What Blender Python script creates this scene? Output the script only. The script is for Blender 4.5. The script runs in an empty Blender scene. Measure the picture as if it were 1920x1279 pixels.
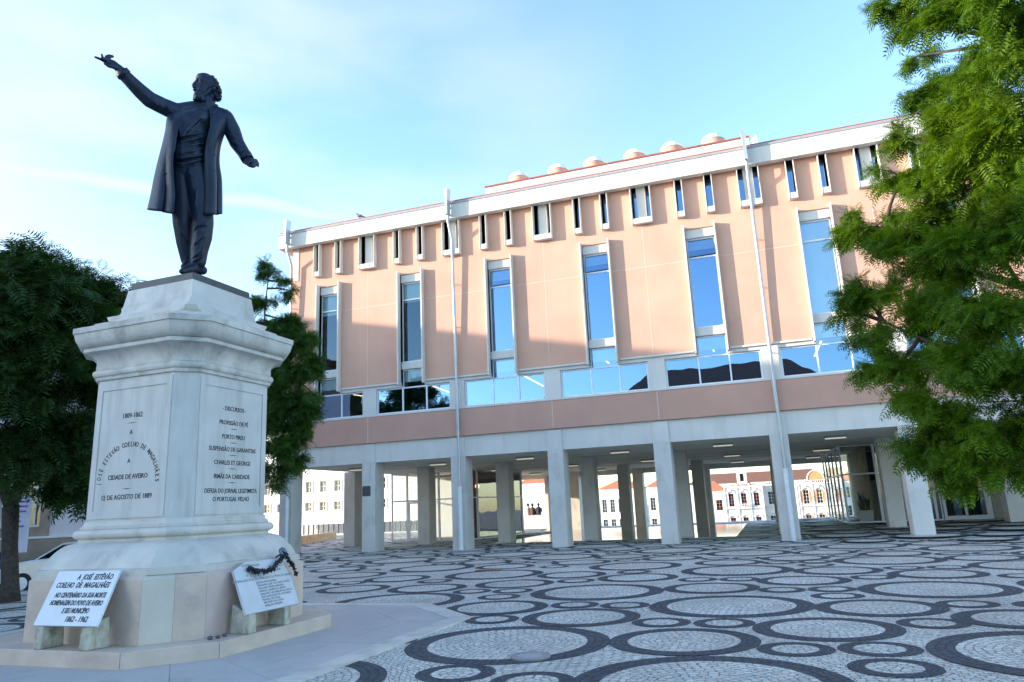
import bpy, bmesh, math, random
import numpy as np
from mathutils import Vector, Matrix
random.seed(7); rng = np.random.default_rng(7)
S = bpy.context.scene
PI = math.pi

# ------------------------------------------------------------------ camera, sky, sun, exposure
CAM_H = 1.6
YAW, PIT, ROLL = math.radians(-18.523), math.radians(13.006), math.radians(-2.559)
FPX = 1357.7
fw = Vector((math.sin(YAW)*math.cos(PIT), math.cos(YAW)*math.cos(PIT), math.sin(PIT)))
r0 = Vector((math.cos(YAW), -math.sin(YAW), 0)); u0 = r0.cross(fw)
rt = r0*math.cos(ROLL)+u0*math.sin(ROLL); up = -r0*math.sin(ROLL)+u0*math.cos(ROLL)
cd = bpy.data.cameras.new('camera'); cam = bpy.data.objects.new('camera', cd); S.collection.objects.link(cam)
cd.sensor_width = 36; cd.lens = FPX/1920*36; cd.clip_start = .1; cd.clip_end = 6000
cam.matrix_world = Matrix(((rt.x, up.x, -fw.x, 0), (rt.y, up.y, -fw.y, 0), (rt.z, up.z, -fw.z, CAM_H), (0, 0, 0, 1)))
S.camera = cam
SUNV = Vector((-2.2, -1.0, .46)).normalized()
SUN_EL = math.asin(SUNV.z); SUN_AZ = math.atan2(SUNV.x, SUNV.y)
W_ = bpy.data.worlds.new('World'); S.world = W_; W_.use_nodes = True
nt = W_.node_tree; nt.nodes.clear()
def N(nt, t, **kw):
    n = nt.nodes.new(t)
    for k, v in kw.items():
        if k.startswith('i_'): n.inputs[int(k[2:])].default_value = v
        else: setattr(n, k, v)
    return n
wo = N(nt, 'ShaderNodeOutputWorld'); bg = N(nt, 'ShaderNodeBackground'); bg.inputs[1].default_value = .15
sky = N(nt, 'ShaderNodeTexSky'); sky.sky_type = 'NISHITA'; sky.sun_disc = False
sky.sun_elevation = SUN_EL; sky.sun_rotation = SUN_AZ
sky.air_density = 1.0; sky.dust_density = .6; sky.ozone_density = 2.4
tc = N(nt, 'ShaderNodeTexCoord')
mp = N(nt, 'ShaderNodeMapping'); mp.inputs['Scale'].default_value = (1.1, 1.1, 3.4); mp.inputs['Rotation'].default_value = (.2, .1, .5)
nz = N(nt, 'ShaderNodeTexNoise'); nz.inputs['Scale'].default_value = 2.1; nz.inputs['Detail'].default_value = 6; nz.inputs['Roughness'].default_value = .5
cr = N(nt, 'ShaderNodeValToRGB'); cr.color_ramp.elements[0].position = .42; cr.color_ramp.elements[1].position = .78
nt.links.new(tc.outputs['Generated'], mp.inputs[0]); nt.links.new(mp.outputs[0], nz.inputs[0]); nt.links.new(nz.outputs[0], cr.inputs[0])
# veil of thin cloud, denser low in the sky and towards the west-north-west (left of the frame)
def cdir(px, py):
    d = fw+rt*((px-960)/FPX)-up*((py-639.5)/FPX); return d.normalized()
dleft = cdir(150, 420)
dot = N(nt, 'ShaderNodeVectorMath', operation='DOT_PRODUCT'); dot.inputs[1].default_value = dleft
nt.links.new(tc.outputs['Generated'], dot.inputs[0])
mr = N(nt, 'ShaderNodeMapRange'); mr.inputs['From Min'].default_value = .74; mr.inputs['From Max'].default_value = .99
nt.links.new(dot.outputs['Value'], mr.inputs[0])
ml = N(nt, 'ShaderNodeMath', operation='MULTIPLY'); nt.links.new(cr.outputs[0], ml.inputs[0]); nt.links.new(mr.outputs[0], ml.inputs[1])
# contrail: a great circle through two directions
ca, cb = cdir(0, 312), cdir(650, 405)
cn = ca.cross(cb).normalized()
dc = N(nt, 'ShaderNodeVectorMath', operation='DOT_PRODUCT'); dc.inputs[1].default_value = cn
nt.links.new(tc.outputs['Generated'], dc.inputs[0])
nw = N(nt, 'ShaderNodeTexNoise'); nw.inputs['Scale'].default_value = 9; nt.links.new(tc.outputs['Generated'], nw.inputs[0])
nwm = N(nt, 'ShaderNodeMath', operation='MULTIPLY_ADD'); nwm.inputs[1].default_value = .018; nwm.inputs[2].default_value = -.009
nt.links.new(nw.outputs[0], nwm.inputs[0])
ad = N(nt, 'ShaderNodeMath', operation='ADD'); nt.links.new(dc.outputs['Value'], ad.inputs[0]); nt.links.new(nwm.outputs[0], ad.inputs[1])
ab = N(nt, 'ShaderNodeMath', operation='ABSOLUTE'); nt.links.new(ad.outputs[0], ab.inputs[0])
cm = N(nt, 'ShaderNodeMapRange'); cm.inputs['From Min'].default_value = .012; cm.inputs['From Max'].default_value = .002; cm.inputs['To Max'].default_value = .6
nt.links.new(ab.outputs[0], cm.inputs[0])
cmm = N(nt, 'ShaderNodeMath', operation='MULTIPLY'); nt.links.new(cm.outputs[0], cmm.inputs[0]); nt.links.new(mr.outputs[0], cmm.inputs[1])
mx2 = N(nt, 'ShaderNodeMath', operation='MAXIMUM'); nt.links.new(ml.outputs[0], mx2.inputs[0]); nt.links.new(cmm.outputs[0], mx2.inputs[1])
mix = N(nt, 'ShaderNodeMixRGB'); mix.inputs[2].default_value = (1.45, 1.55, 1.65, 1)
nt.links.new(mx2.outputs[0], mix.inputs[0]); nt.links.new(sky.outputs[0], mix.inputs[1])
nt.links.new(mix.outputs[0], bg.inputs[0]); nt.links.new(bg.outputs[0], wo.inputs[0])
sd = bpy.data.lights.new('sun', 'SUN'); sun = bpy.data.objects.new('sun', sd); S.collection.objects.link(sun)
sd.energy = 2.0; sd.angle = math.radians(.5); sd.color = (1.0, .87, .72)
sun.rotation_euler = SUNV.to_track_quat('Z', 'Y').to_euler()
S.view_settings.view_transform = 'Standard'; S.view_settings.look = 'None'
S.view_settings.exposure = 2.27; S.view_settings.gamma = 1

# ------------------------------------------------------------------ helpers
C = S.collection
def tag(o, label=None, cat=None, group=None, kind=None):
    if label: o['label'] = label
    if cat: o['category'] = cat
    if group: o['group'] = group
    if kind: o['kind'] = kind
    return o
def empty(name, loc=(0, 0, 0), rz=0, label=None, cat=None, group=None):
    o = bpy.data.objects.new(name, None); C.objects.link(o); o.location = loc; o.rotation_euler = (0, 0, rz)
    o.empty_display_size = .2
    return tag(o, label, cat, group)
MATS = {}
def mat(name, col, rough=.7, metal=0, var=.12, vscale=3., bump=.0, bscale=40., spec=.5, stain=None, coord='Object', emis=None, estr=1):
    if name in MATS: return MATS[name]
    m = bpy.data.materials.new(name); m.use_nodes = True; t = m.node_tree; b = t.nodes['Principled BSDF']
    b.inputs['Roughness'].default_value = rough; b.inputs['Metallic'].default_value = metal
    b.inputs['Specular IOR Level'].default_value = spec
    c = N(t, 'ShaderNodeTexCoord'); n = N(t, 'ShaderNodeTexNoise'); n.inputs['Scale'].default_value = vscale; n.inputs['Detail'].default_value = 6
    t.links.new(c.outputs[coord], n.inputs[0])
    x = N(t, 'ShaderNodeMapRange'); x.inputs['From Min'].default_value = .3; x.inputs['From Max'].default_value = .7
    x.inputs['To Min'].default_value = 1-var; x.inputs['To Max'].default_value = 1+var
    t.links.new(n.outputs[0], x.inputs[0])
    v = N(t, 'ShaderNodeVectorMath', operation='SCALE'); v.inputs[0].default_value = col[:3]; t.links.new(x.outputs[0], v.inputs['Scale'])
    out = v.outputs[0]
    if stain:   # (colour, amount, scale xyz): streaks and blotches of dirt
        sc, amt, ssc = stain
        m2 = N(t, 'ShaderNodeMapping'); m2.inputs['Scale'].default_value = ssc; t.links.new(c.outputs[coord], m2.inputs[0])
        n2 = N(t, 'ShaderNodeTexNoise'); n2.inputs['Scale'].default_value = 1; n2.inputs['Detail'].default_value = 8; n2.inputs['Roughness'].default_value = .65
        t.links.new(m2.outputs[0], n2.inputs[0])
        r = N(t, 'ShaderNodeMapRange'); r.inputs['From Min'].default_value = .5; r.inputs['From Max'].default_value = .75; r.inputs['To Max'].default_value = amt
        t.links.new(n2.outputs[0], r.inputs[0])
        mm = N(t, 'ShaderNodeMixRGB'); mm.inputs[2].default_value = (*sc, 1); t.links.new(r.outputs[0], mm.inputs[0]); t.links.new(out, mm.inputs[1]); out = mm.outputs[0]
    t.links.new(out, b.inputs['Base Color'])
    if bump:
        n3 = N(t, 'ShaderNodeTexNoise'); n3.inputs['Scale'].default_value = bscale; n3.inputs['Detail'].default_value = 4
        t.links.new(c.outputs[coord], n3.inputs[0])
        bp = N(t, 'ShaderNodeBump'); bp.inputs['Strength'].default_value = bump; bp.inputs['Distance'].default_value = .02
        t.links.new(n3.outputs[0], bp.inputs['Height']); t.links.new(bp.outputs[0], b.inputs['Normal'])
    if emis:
        b.inputs['Emission Color'].default_value = (*emis, 1); b.inputs['Emission Strength'].default_value = estr
    MATS[name] = m; return m

class MB:
    """collects faces; build() links them as ONE mesh object"""
    def __init__(s): s.v = []; s.f = []; s.uv = None; s.mi = []
    def face(s, pts, mi=0):
        i = len(s.v); s.v += [tuple(p) for p in pts]; s.f.append(tuple(range(i, i+len(pts)))); s.mi.append(mi); return s
    def box(s, x0, x1, y0, y1, z0, z1, mi=0):
        i = len(s.v)
        s.v += [(x0, y0, z0), (x1, y0, z0), (x1, y1, z0), (x0, y1, z0), (x0, y0, z1), (x1, y0, z1), (x1, y1, z1), (x0, y1, z1)]
        s.f += [tuple(i+k for k in q) for q in ((3, 2, 1, 0), (4, 5, 6, 7), (0, 1, 5, 4), (1, 2, 6, 5), (2, 3, 7, 6), (3, 0, 4, 7))]
        s.mi += [mi]*6; return s
    def obox(s, o, ax, ay, az, mi=0):   # oriented box from a corner and three edge vectors
        o = Vector(o); ax = Vector(ax); ay = Vector(ay); az = Vector(az); i = len(s.v)
        s.v += [tuple(p) for p in (o, o+ax, o+ax+ay, o+ay, o+az, o+ax+az, o+ax+ay+az, o+ay+az)]
        s.f += [tuple(i+k for k in q) for q in ((3, 2, 1, 0), (4, 5, 6, 7), (0, 1, 5, 4), (1, 2, 6, 5), (2, 3, 7, 6), (3, 0, 4, 7))]
        s.mi += [mi]*6; return s
    def tube(s, pts, rad, n=8, cap=True):
        pts = [Vector(p) for p in pts]
        if not hasattr(rad, '__len__'): rad = [rad]*len(pts)
        i0 = len(s.v); prev = None
        for k, p in enumerate(pts):
            d = (pts[min(k+1, len(pts)-1)]-pts[max(k-1, 0)]).normalized()
            a = Vector((0, 0, 1)) if abs(d.z) < .9 else Vector((1, 0, 0))
            if prev is not None: a = prev
            x = (a-d*a.dot(d)).normalized(); y = d.cross(x); prev = x
            for j in range(n):
                t = 2*PI*j/n; s.v.append(tuple(p+(x*math.cos(t)+y*math.sin(t))*rad[k]))
        for k in range(len(pts)-1):
            for j in range(n):
                a = i0+k*n+j; b = i0+k*n+(j+1) % n
                s.f.append((a, b, b+n, a+n)); s.mi.append(0)
        if cap:
            s.f.append(tuple(i0+j for j in reversed(range(n)))); s.f.append(tuple(i0+(len(pts)-1)*n+j for j in range(n))); s.mi += [0, 0]
        return s
    def rings(s, rings, cap0=True, cap1=True, closed=True):   # loft of equal-length rings
        n = len(rings[0]); i0 = len(s.v)
        for r in rings: s.v += [tuple(p) for p in r]
        for k in range(len(rings)-1):
            for j in range(n if closed else n-1):
                a = i0+k*n+j; b = i0+k*n+(j+1) % n
                s.f.append((a, b, b+n, a+n)); s.mi.append(0)
        if cap0: s.f.append(tuple(i0+j for j in reversed(range(n)))); s.mi.append(0)
        if cap1: s.f.append(tuple(i0+(len(rings)-1)*n+j for j in range(n))); s.mi.append(0)
        return s
    def sphere(s, c, r, n=12, m=8, sc=(1, 1, 1)):
        rs = []
        for k in range(m+1):
            a = -PI/2+PI*k/m; a = max(min(a, PI/2-.02), -PI/2+.02)
            rs.append([(c[0]+r*sc[0]*math.cos(a)*math.cos(2*PI*j/n), c[1]+r*sc[1]*math.cos(a)*math.sin(2*PI*j/n), c[2]+r*sc[2]*math.sin(a)) for j in range(n)])
        return s.rings(rs)
    def xf(s, M):
        s.v = [tuple(M @ Vector(p)) for p in s.v]; return s
    def build(s, name, mats, parent=None, smooth=False, bevel=0, angle=40):
        me = bpy.data.meshes.new(name); me.from_pydata(s.v, [], s.f)
        if not isinstance(mats, (list, tuple)): mats = [mats]
        for m in mats: me.materials.append(m)
        if len(mats) > 1: me.polygons.foreach_set('material_index', s.mi)
        me.update(); o = bpy.data.objects.new(name, me); C.objects.link(o)
        if parent: o.parent = parent
        if smooth: 
            me.polygons.foreach_set('use_smooth', [True]*len(me.polygons))
            if angle < 180:
                try: me.set_sharp_from_angle(angle=math.radians(angle))
                except Exception: pass
        if bevel:
            b = o.modifiers.new('bevel', 'BEVEL'); b.width = bevel; b.segments = 2; b.limit_method = 'ANGLE'; b.angle_limit = math.radians(35)
        return o
def wall_holes(mb, x0, x1, z0, z1, holes, y, t):
    """wall slab facing -Y at depth y, thickness t, with rectangular holes and their reveals"""
    xs = sorted({x0, x1, *[max(x0, min(x1, v)) for h in holes for v in h[:2]]}); zs = sorted({z0, z1, *[max(z0, min(z1, v)) for h in holes for v in h[2:]]})
    def solid(i, j):
        if i < 0 or j < 0 or i >= len(xs)-1 or j >= len(zs)-1: return False
        cx = (xs[i]+xs[i+1])/2; cz = (zs[j]+zs[j+1])/2
        return not any(h[0] < cx < h[1] and h[2] < cz < h[3] for h in holes)
    for i in range(len(xs)-1):
        for j in range(len(zs)-1):
            if not solid(i, j): continue
            a, b, c, d = xs[i], xs[i+1], zs[j], zs[j+1]
            mb.face([(a, y, c), (b, y, c), (b, y, d), (a, y, d)]); mb.face([(b, y+t, c), (a, y+t, c), (a, y+t, d), (b, y+t, d)])
            if not solid(i-1, j): mb.face([(a, y+t, c), (a, y, c), (a, y, d), (a, y+t, d)])
            if not solid(i+1, j): mb.face([(b, y, c), (b, y+t, c), (b, y+t, d), (b, y, d)])
            if not solid(i, j-1): mb.face([(a, y+t, c), (b, y+t, c), (b, y, c), (a, y, c)])
            if not solid(i, j+1): mb.face([(a, y, d), (b, y, d), (b, y+t, d), (a, y+t, d)])
    return mb
def text_mesh(name, s, size, M, m, parent, ext=.002, sx=1., align='CENTER', spacing=1.0, bold=.0):
    cu = bpy.data.curves.new('txt', 'FONT'); cu.body = s; cu.size = size; cu.align_x = align; cu.extrude = ext; cu.space_character = spacing; cu.offset = bold
    cu.resolution_u = 2
    t = bpy.data.objects.new('txt', cu); C.objects.link(t); bpy.context.view_layer.update()
    me = bpy.data.meshes.new_from_object(t.evaluated_get(bpy.context.evaluated_depsgraph_get()))
    bpy.data.objects.remove(t); bpy.data.curves.remove(cu)
    me.transform(M @ Matrix.Diagonal((sx, 1, 1, 1))); me.materials.clear(); me.materials.append(m)
    o = bpy.data.objects.new(name, me); C.objects.link(o); o.parent = parent
    return o
def frame_M(o, x, y):   # matrix whose local x,y run along the two given vectors
    x = Vector(x).normalized(); z = x.cross(Vector(y)).normalized(); y = z.cross(x)
    return Matrix(((x.x, y.x, z.x, o[0]), (x.y, y.y, z.y, o[1]), (x.z, y.z, z.z, o[2]), (0, 0, 0, 1)))

# ------------------------------------------------------------------ materials
def glass(name, tint, refl, dark=(.02, .03, .04)):
    m = bpy.data.materials.new(name); m.use_nodes = True; t = m.node_tree; t.nodes.clear()
    o = N(t, 'ShaderNodeOutputMaterial'); g = N(t, 'ShaderNodeBsdfGlossy'); g.inputs['Color'].default_value = (*tint, 1); g.inputs['Roughness'].default_value = .01
    tr = N(t, 'ShaderNodeBsdfTransparent'); tr.inputs[0].default_value = (*dark, 1)
    lw = N(t, 'ShaderNodeFresnel'); lw.inputs[0].default_value = 1.6
    a = N(t, 'ShaderNodeMath', operation='ADD'); a.inputs[1].default_value = refl; a.use_clamp = True
    nn = N(t, 'ShaderNodeTexNoise'); nn.inputs['Scale'].default_value = .7; c = N(t, 'ShaderNodeTexCoord'); t.links.new(c.outputs['Object'], nn.inputs[0])
    bp = N(t, 'ShaderNodeBump'); bp.inputs['Strength'].default_value = .08; bp.inputs['Distance'].default_value = .05
    t.links.new(nn.outputs[0], bp.inputs['Height']); t.links.new(bp.outputs[0], g.inputs['Normal'])
    mx = N(t, 'ShaderNodeMixShader'); t.links.new(lw.outputs[0], a.inputs[0]); t.links.new(a.outputs[0], mx.inputs[0])
    t.links.new(tr.outputs[0], mx.inputs[1]); t.links.new(g.outputs[0], mx.inputs[2]); t.links.new(mx.outputs[0], o.inputs[0])
    return m
M_glass = glass('window_glass', (.36, .60, .92), .36, (.75, .85, .85))
M_glass2 = glass('dark_reflection_glass', (.40, .60, .80), .07, (.80, .88, .86))  # weak mirror for the left bays, in place of dark tree reflections
M_glass3 = glass('pale_window_glass', (.50, .74, .92), .30, (.95, .97, .97))
M_clear = glass('clear_glass', (.9, .97, 1), .06, (.92, .97, .95))
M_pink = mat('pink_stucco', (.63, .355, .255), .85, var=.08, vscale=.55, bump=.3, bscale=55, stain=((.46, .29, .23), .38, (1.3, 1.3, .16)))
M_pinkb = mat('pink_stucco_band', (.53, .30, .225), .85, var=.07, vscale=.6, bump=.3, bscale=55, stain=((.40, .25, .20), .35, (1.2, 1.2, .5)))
M_conc = mat('white_concrete', (.64, .605, .56), .75, var=.05, vscale=.8, bump=.15, bscale=35, stain=((.46, .43, .38), .5, (2.2, 2.2, .35)))
M_soff = mat('painted_soffit', (.80, .74, .62), .8, var=.05, vscale=.5, bump=.05)
M_alu = mat('aluminium_frame', (.72, .74, .78), .45, metal=.2, var=.03)
M_marble = mat('pale_marble', (.56, .53, .48), .5, var=.12, vscale=1.9, bump=.16, bscale=60, stain=((.27, .25, .23), .75, (2.5, 2.5, 1.5)))
M_marble2 = mat('white_marble_shaft', (.53, .52, .50), .45, var=.08, vscale=2.3, bump=.08, bscale=60, stain=((.30, .30, .28), .65, (5, 5, .6)))
M_pinkm = mat('pinkish_limestone', (.57, .455, .375), .55, var=.13, vscale=2.1, bump=.2, bscale=45, stain=((.36, .28, .26), .7, (1.3, 1.3, 2.2)))
M_dirt = mat('grimy_moulding', (.55, .52, .475), .6, var=.14, vscale=3.5, bump=.2, bscale=50, stain=((.20, .19, .18), .85, (2.8, 2.8, 2.0)))
M_letter = mat('black_lettering', (.02, .025, .035), .5, var=.1)
M_bronze = mat('dark_bronze', (.010, .019, .038), .48, metal=.1, var=.35, vscale=5, bump=.35, bscale=18, spec=.32, stain=((.022, .036, .048), .5, (6, 6, 2)))
M_bronzeb = mat('bronze_base', (.035, .045, .052), .42, metal=.15, var=.25, vscale=6, bump=.15, bscale=40)
M_pipe = mat('galvanised_pipe', (.42, .45, .48), .4, metal=.5, var=.1, vscale=2)
M_pipew = mat('white_pipe_sleeve', (.70, .71, .72), .55, var=.05)
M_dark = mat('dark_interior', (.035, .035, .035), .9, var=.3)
M_int = mat('interior_plaster', (.42, .42, .38), .9, var=.1)
M_blind = mat('roller_blind', (.70, .75, .74), .9, var=.03, emis=None)
M_red = mat('red_roof_edge', (.32, .07, .05), .6, var=.25, vscale=9)
M_tile = mat('terracotta_tile', (.52, .17, .08), .8, var=.3, vscale=14, bump=.5, bscale=25)
M_tiled = mat('dark_roof_tile', (.20, .09, .06), .85, var=.35, vscale=8, bump=.6, bscale=12)
M_white = mat('white_render', (.72, .71, .69), .85, var=.04, vscale=.5)
M_bark = mat('tree_bark', (.055, .045, .038), .9, var=.4, vscale=12, bump=.9, bscale=18)
M_lamp = mat('lamp_diffuser', (.9, .88, .8), .4, emis=(1, .93, .75), estr=.09)
M_strip = mat('strip_light', (.9, .9, .8), .4, emis=(1, .80, .5), estr=.55)
M_moss = mat('mossy_stone', (.46, .43, .35), .9, var=.25, vscale=8, bump=.5, bscale=30, stain=((.10, .10, .02), .9, (7, 7, 4)))

def stone_mat(name, col, col2, joint, jw=.1, rough=.6):
    """split cobbles: one stone per unit cell of the UV map, each with its own tone"""
    m = bpy.data.materials.new(name); m.use_nodes = True; t = m.node_tree; b = t.nodes['Principled BSDF']; b.inputs['Roughness'].default_value = rough
    uv = N(t, 'ShaderNodeUVMap'); uv.uv_map = 'UVMap'
    tc = N(t, 'ShaderNodeTexCoord')
    n0 = N(t, 'ShaderNodeTexNoise'); n0.inputs['Scale'].default_value = 14; n0.inputs['Detail'].default_value = 2; t.links.new(tc.outputs['Object'], n0.inputs[0])
    sb = N(t, 'ShaderNodeVectorMath', operation='SUBTRACT'); sb.inputs[1].default_value = (.5, .5, .5); t.links.new(n0.outputs['Color'], sb.inputs[0])
    sc = N(t, 'ShaderNodeVectorMath', operation='SCALE'); sc.inputs['Scale'].default_value = 1.1; t.links.new(sb.outputs[0], sc.inputs[0])
    ad = N(t, 'ShaderNodeVectorMath', operation='ADD'); t.links.new(uv.outputs[0], ad.inputs[0]); t.links.new(sc.outputs[0], ad.inputs[1])
    sep = N(t, 'ShaderNodeSeparateXYZ'); t.links.new(ad.outputs[0], sep.inputs[0])
    # every second row is shifted half a stone
    fl = N(t, 'ShaderNodeMath', operation='FLOOR'); t.links.new(sep.outputs[1], fl.inputs[0])
    hf = N(t, 'ShaderNodeMath', operation='MULTIPLY_ADD'); hf.inputs[1].default_value = .37; t.links.new(fl.outputs[0], hf.inputs[0]); t.links.new(sep.outputs[0], hf.inputs[2])
    fu = N(t, 'ShaderNodeMath', operation='FLOOR'); t.links.new(hf.outputs[0], fu.inputs[0])
    cb = N(t, 'ShaderNodeCombineXYZ'); t.links.new(fu.outputs[0], cb.inputs[0]); t.links.new(fl.outputs[0], cb.inputs[1])
    wn = N(t, 'ShaderNodeTexWhiteNoise'); wn.noise_dimensions = '3D'; t.links.new(cb.outputs[0], wn.inputs[0])
    def edge(src):
        fr = N(t, 'ShaderNodeMath', operation='FRACT'); t.links.new(src, fr.inputs[0])
        s1 = N(t, 'ShaderNodeMath', operation='SUBTRACT'); s1.inputs[1].default_value = .5; t.links.new(fr.outputs[0], s1.inputs[0])
        a1 = N(t, 'ShaderNodeMath', operation='ABSOLUTE'); t.links.new(s1.outputs[0], a1.inputs[0]); return a1.outputs[0]
    mxx = N(t, 'ShaderNodeMath', operation='MAXIMUM'); t.links.new(edge(hf.outputs[0]), mxx.inputs[0]); t.links.new(edge(sep.outputs[1]), mxx.inputs[1])
    mr = N(t, 'ShaderNodeMapRange'); mr.interpolation_type = 'SMOOTHSTEP'; mr.inputs['From Min'].default_value = .5-jw*1.3; mr.inputs['From Max'].default_value = .5-jw*.2
    t.links.new(mxx.outputs[0], mr.inputs[0])
    mc = N(t, 'ShaderNodeMixRGB'); mc.inputs[1].default_value = (*col, 1); mc.inputs[2].default_value = (*col2, 1); t.links.new(wn.outputs[0], mc.inputs[0])
    nl = N(t, 'ShaderNodeTexNoise'); nl.inputs['Scale'].default_value = .6; nl.inputs['Detail'].default_value = 5; t.links.new(tc.outputs['Object'], nl.inputs[0])
    lr = N(t, 'ShaderNodeMapRange'); lr.inputs['From Min'].default_value = .3; lr.inputs['From Max'].default_value = .7; lr.inputs['To Min'].default_value = .78; lr.inputs['To Max'].default_value = 1.15
    t.links.new(nl.outputs[0], lr.inputs[0])
    sv = N(t, 'ShaderNodeVectorMath', operation='SCALE'); t.links.new(mc.outputs[0], sv.inputs[0]); t.links.new(lr.outputs[0], sv.inputs['Scale'])
    mj = N(t, 'ShaderNodeMixRGB'); mj.inputs[2].default_value = (*joint, 1); t.links.new(mr.outputs[0], mj.inputs[0]); t.links.new(sv.outputs[0], mj.inputs[1])
    t.links.new(mj.outputs[0], b.inputs['Base Color'])
    iv = N(t, 'ShaderNodeMath', operation='SUBTRACT'); iv.inputs[0].default_value = 1; t.links.new(mr.outputs[0], iv.inputs[1])
    bp = N(t, 'ShaderNodeBump'); bp.inputs['Strength'].default_value = .6; bp.inputs['Distance'].default_value = .012; t.links.new(iv.outputs[0], bp.inputs['Height']); t.links.new(bp.outputs[0], b.inputs['Normal'])
    return m
M_cob = stone_mat('light_limestone_cobbles', (.68, .66, .60), (.47, .46, .42), (.10, .10, .09), .085, .6)
M_basalt = stone_mat('dark_basalt_cobbles', (.052, .078, .104), (.028, .044, .060), (.008, .010, .014), .13, .75)

# ------------------------------------------------------------------ layout constants
D = 29.19; BW = 4.376; X0 = -20.939          # facade plane, bay width, left corner of the bay grid
def K(k): return X0+BW*k
def ray_at(px, py, Y=None, z=None, nrm=None, off=None):
    d = fw+rt*((px-960)/FPX)-up*((py-639.5)/FPX)
    if Y is not None: t = Y/d.y
    elif z is not None: t = (z-CAM_H)/d.z
    return Vector((0, 0, CAM_H))+d*t
def gz(x, y):
    dw = (x+46)*.317+(y-13.3)*-.948       # distance in front of the arched building
    if dw < 6.5 and x < -12 and y < 24.5:
        q = min(max((6.5-dw)/1.2, 0), 1); q2 = min(max((-14.5-x)/2, 0), 1)*min(max((24.5-y)/2, 0), 1); return -.30*q*q*(3-2*q)*q2
    a = min(max((x-0)/9, 0), 1); b = min(max((y-24)/14, 0), 1)
    return .22*(a*a*(3-2*a))*(b*b*(3-2*b))
exec_after = []

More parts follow.
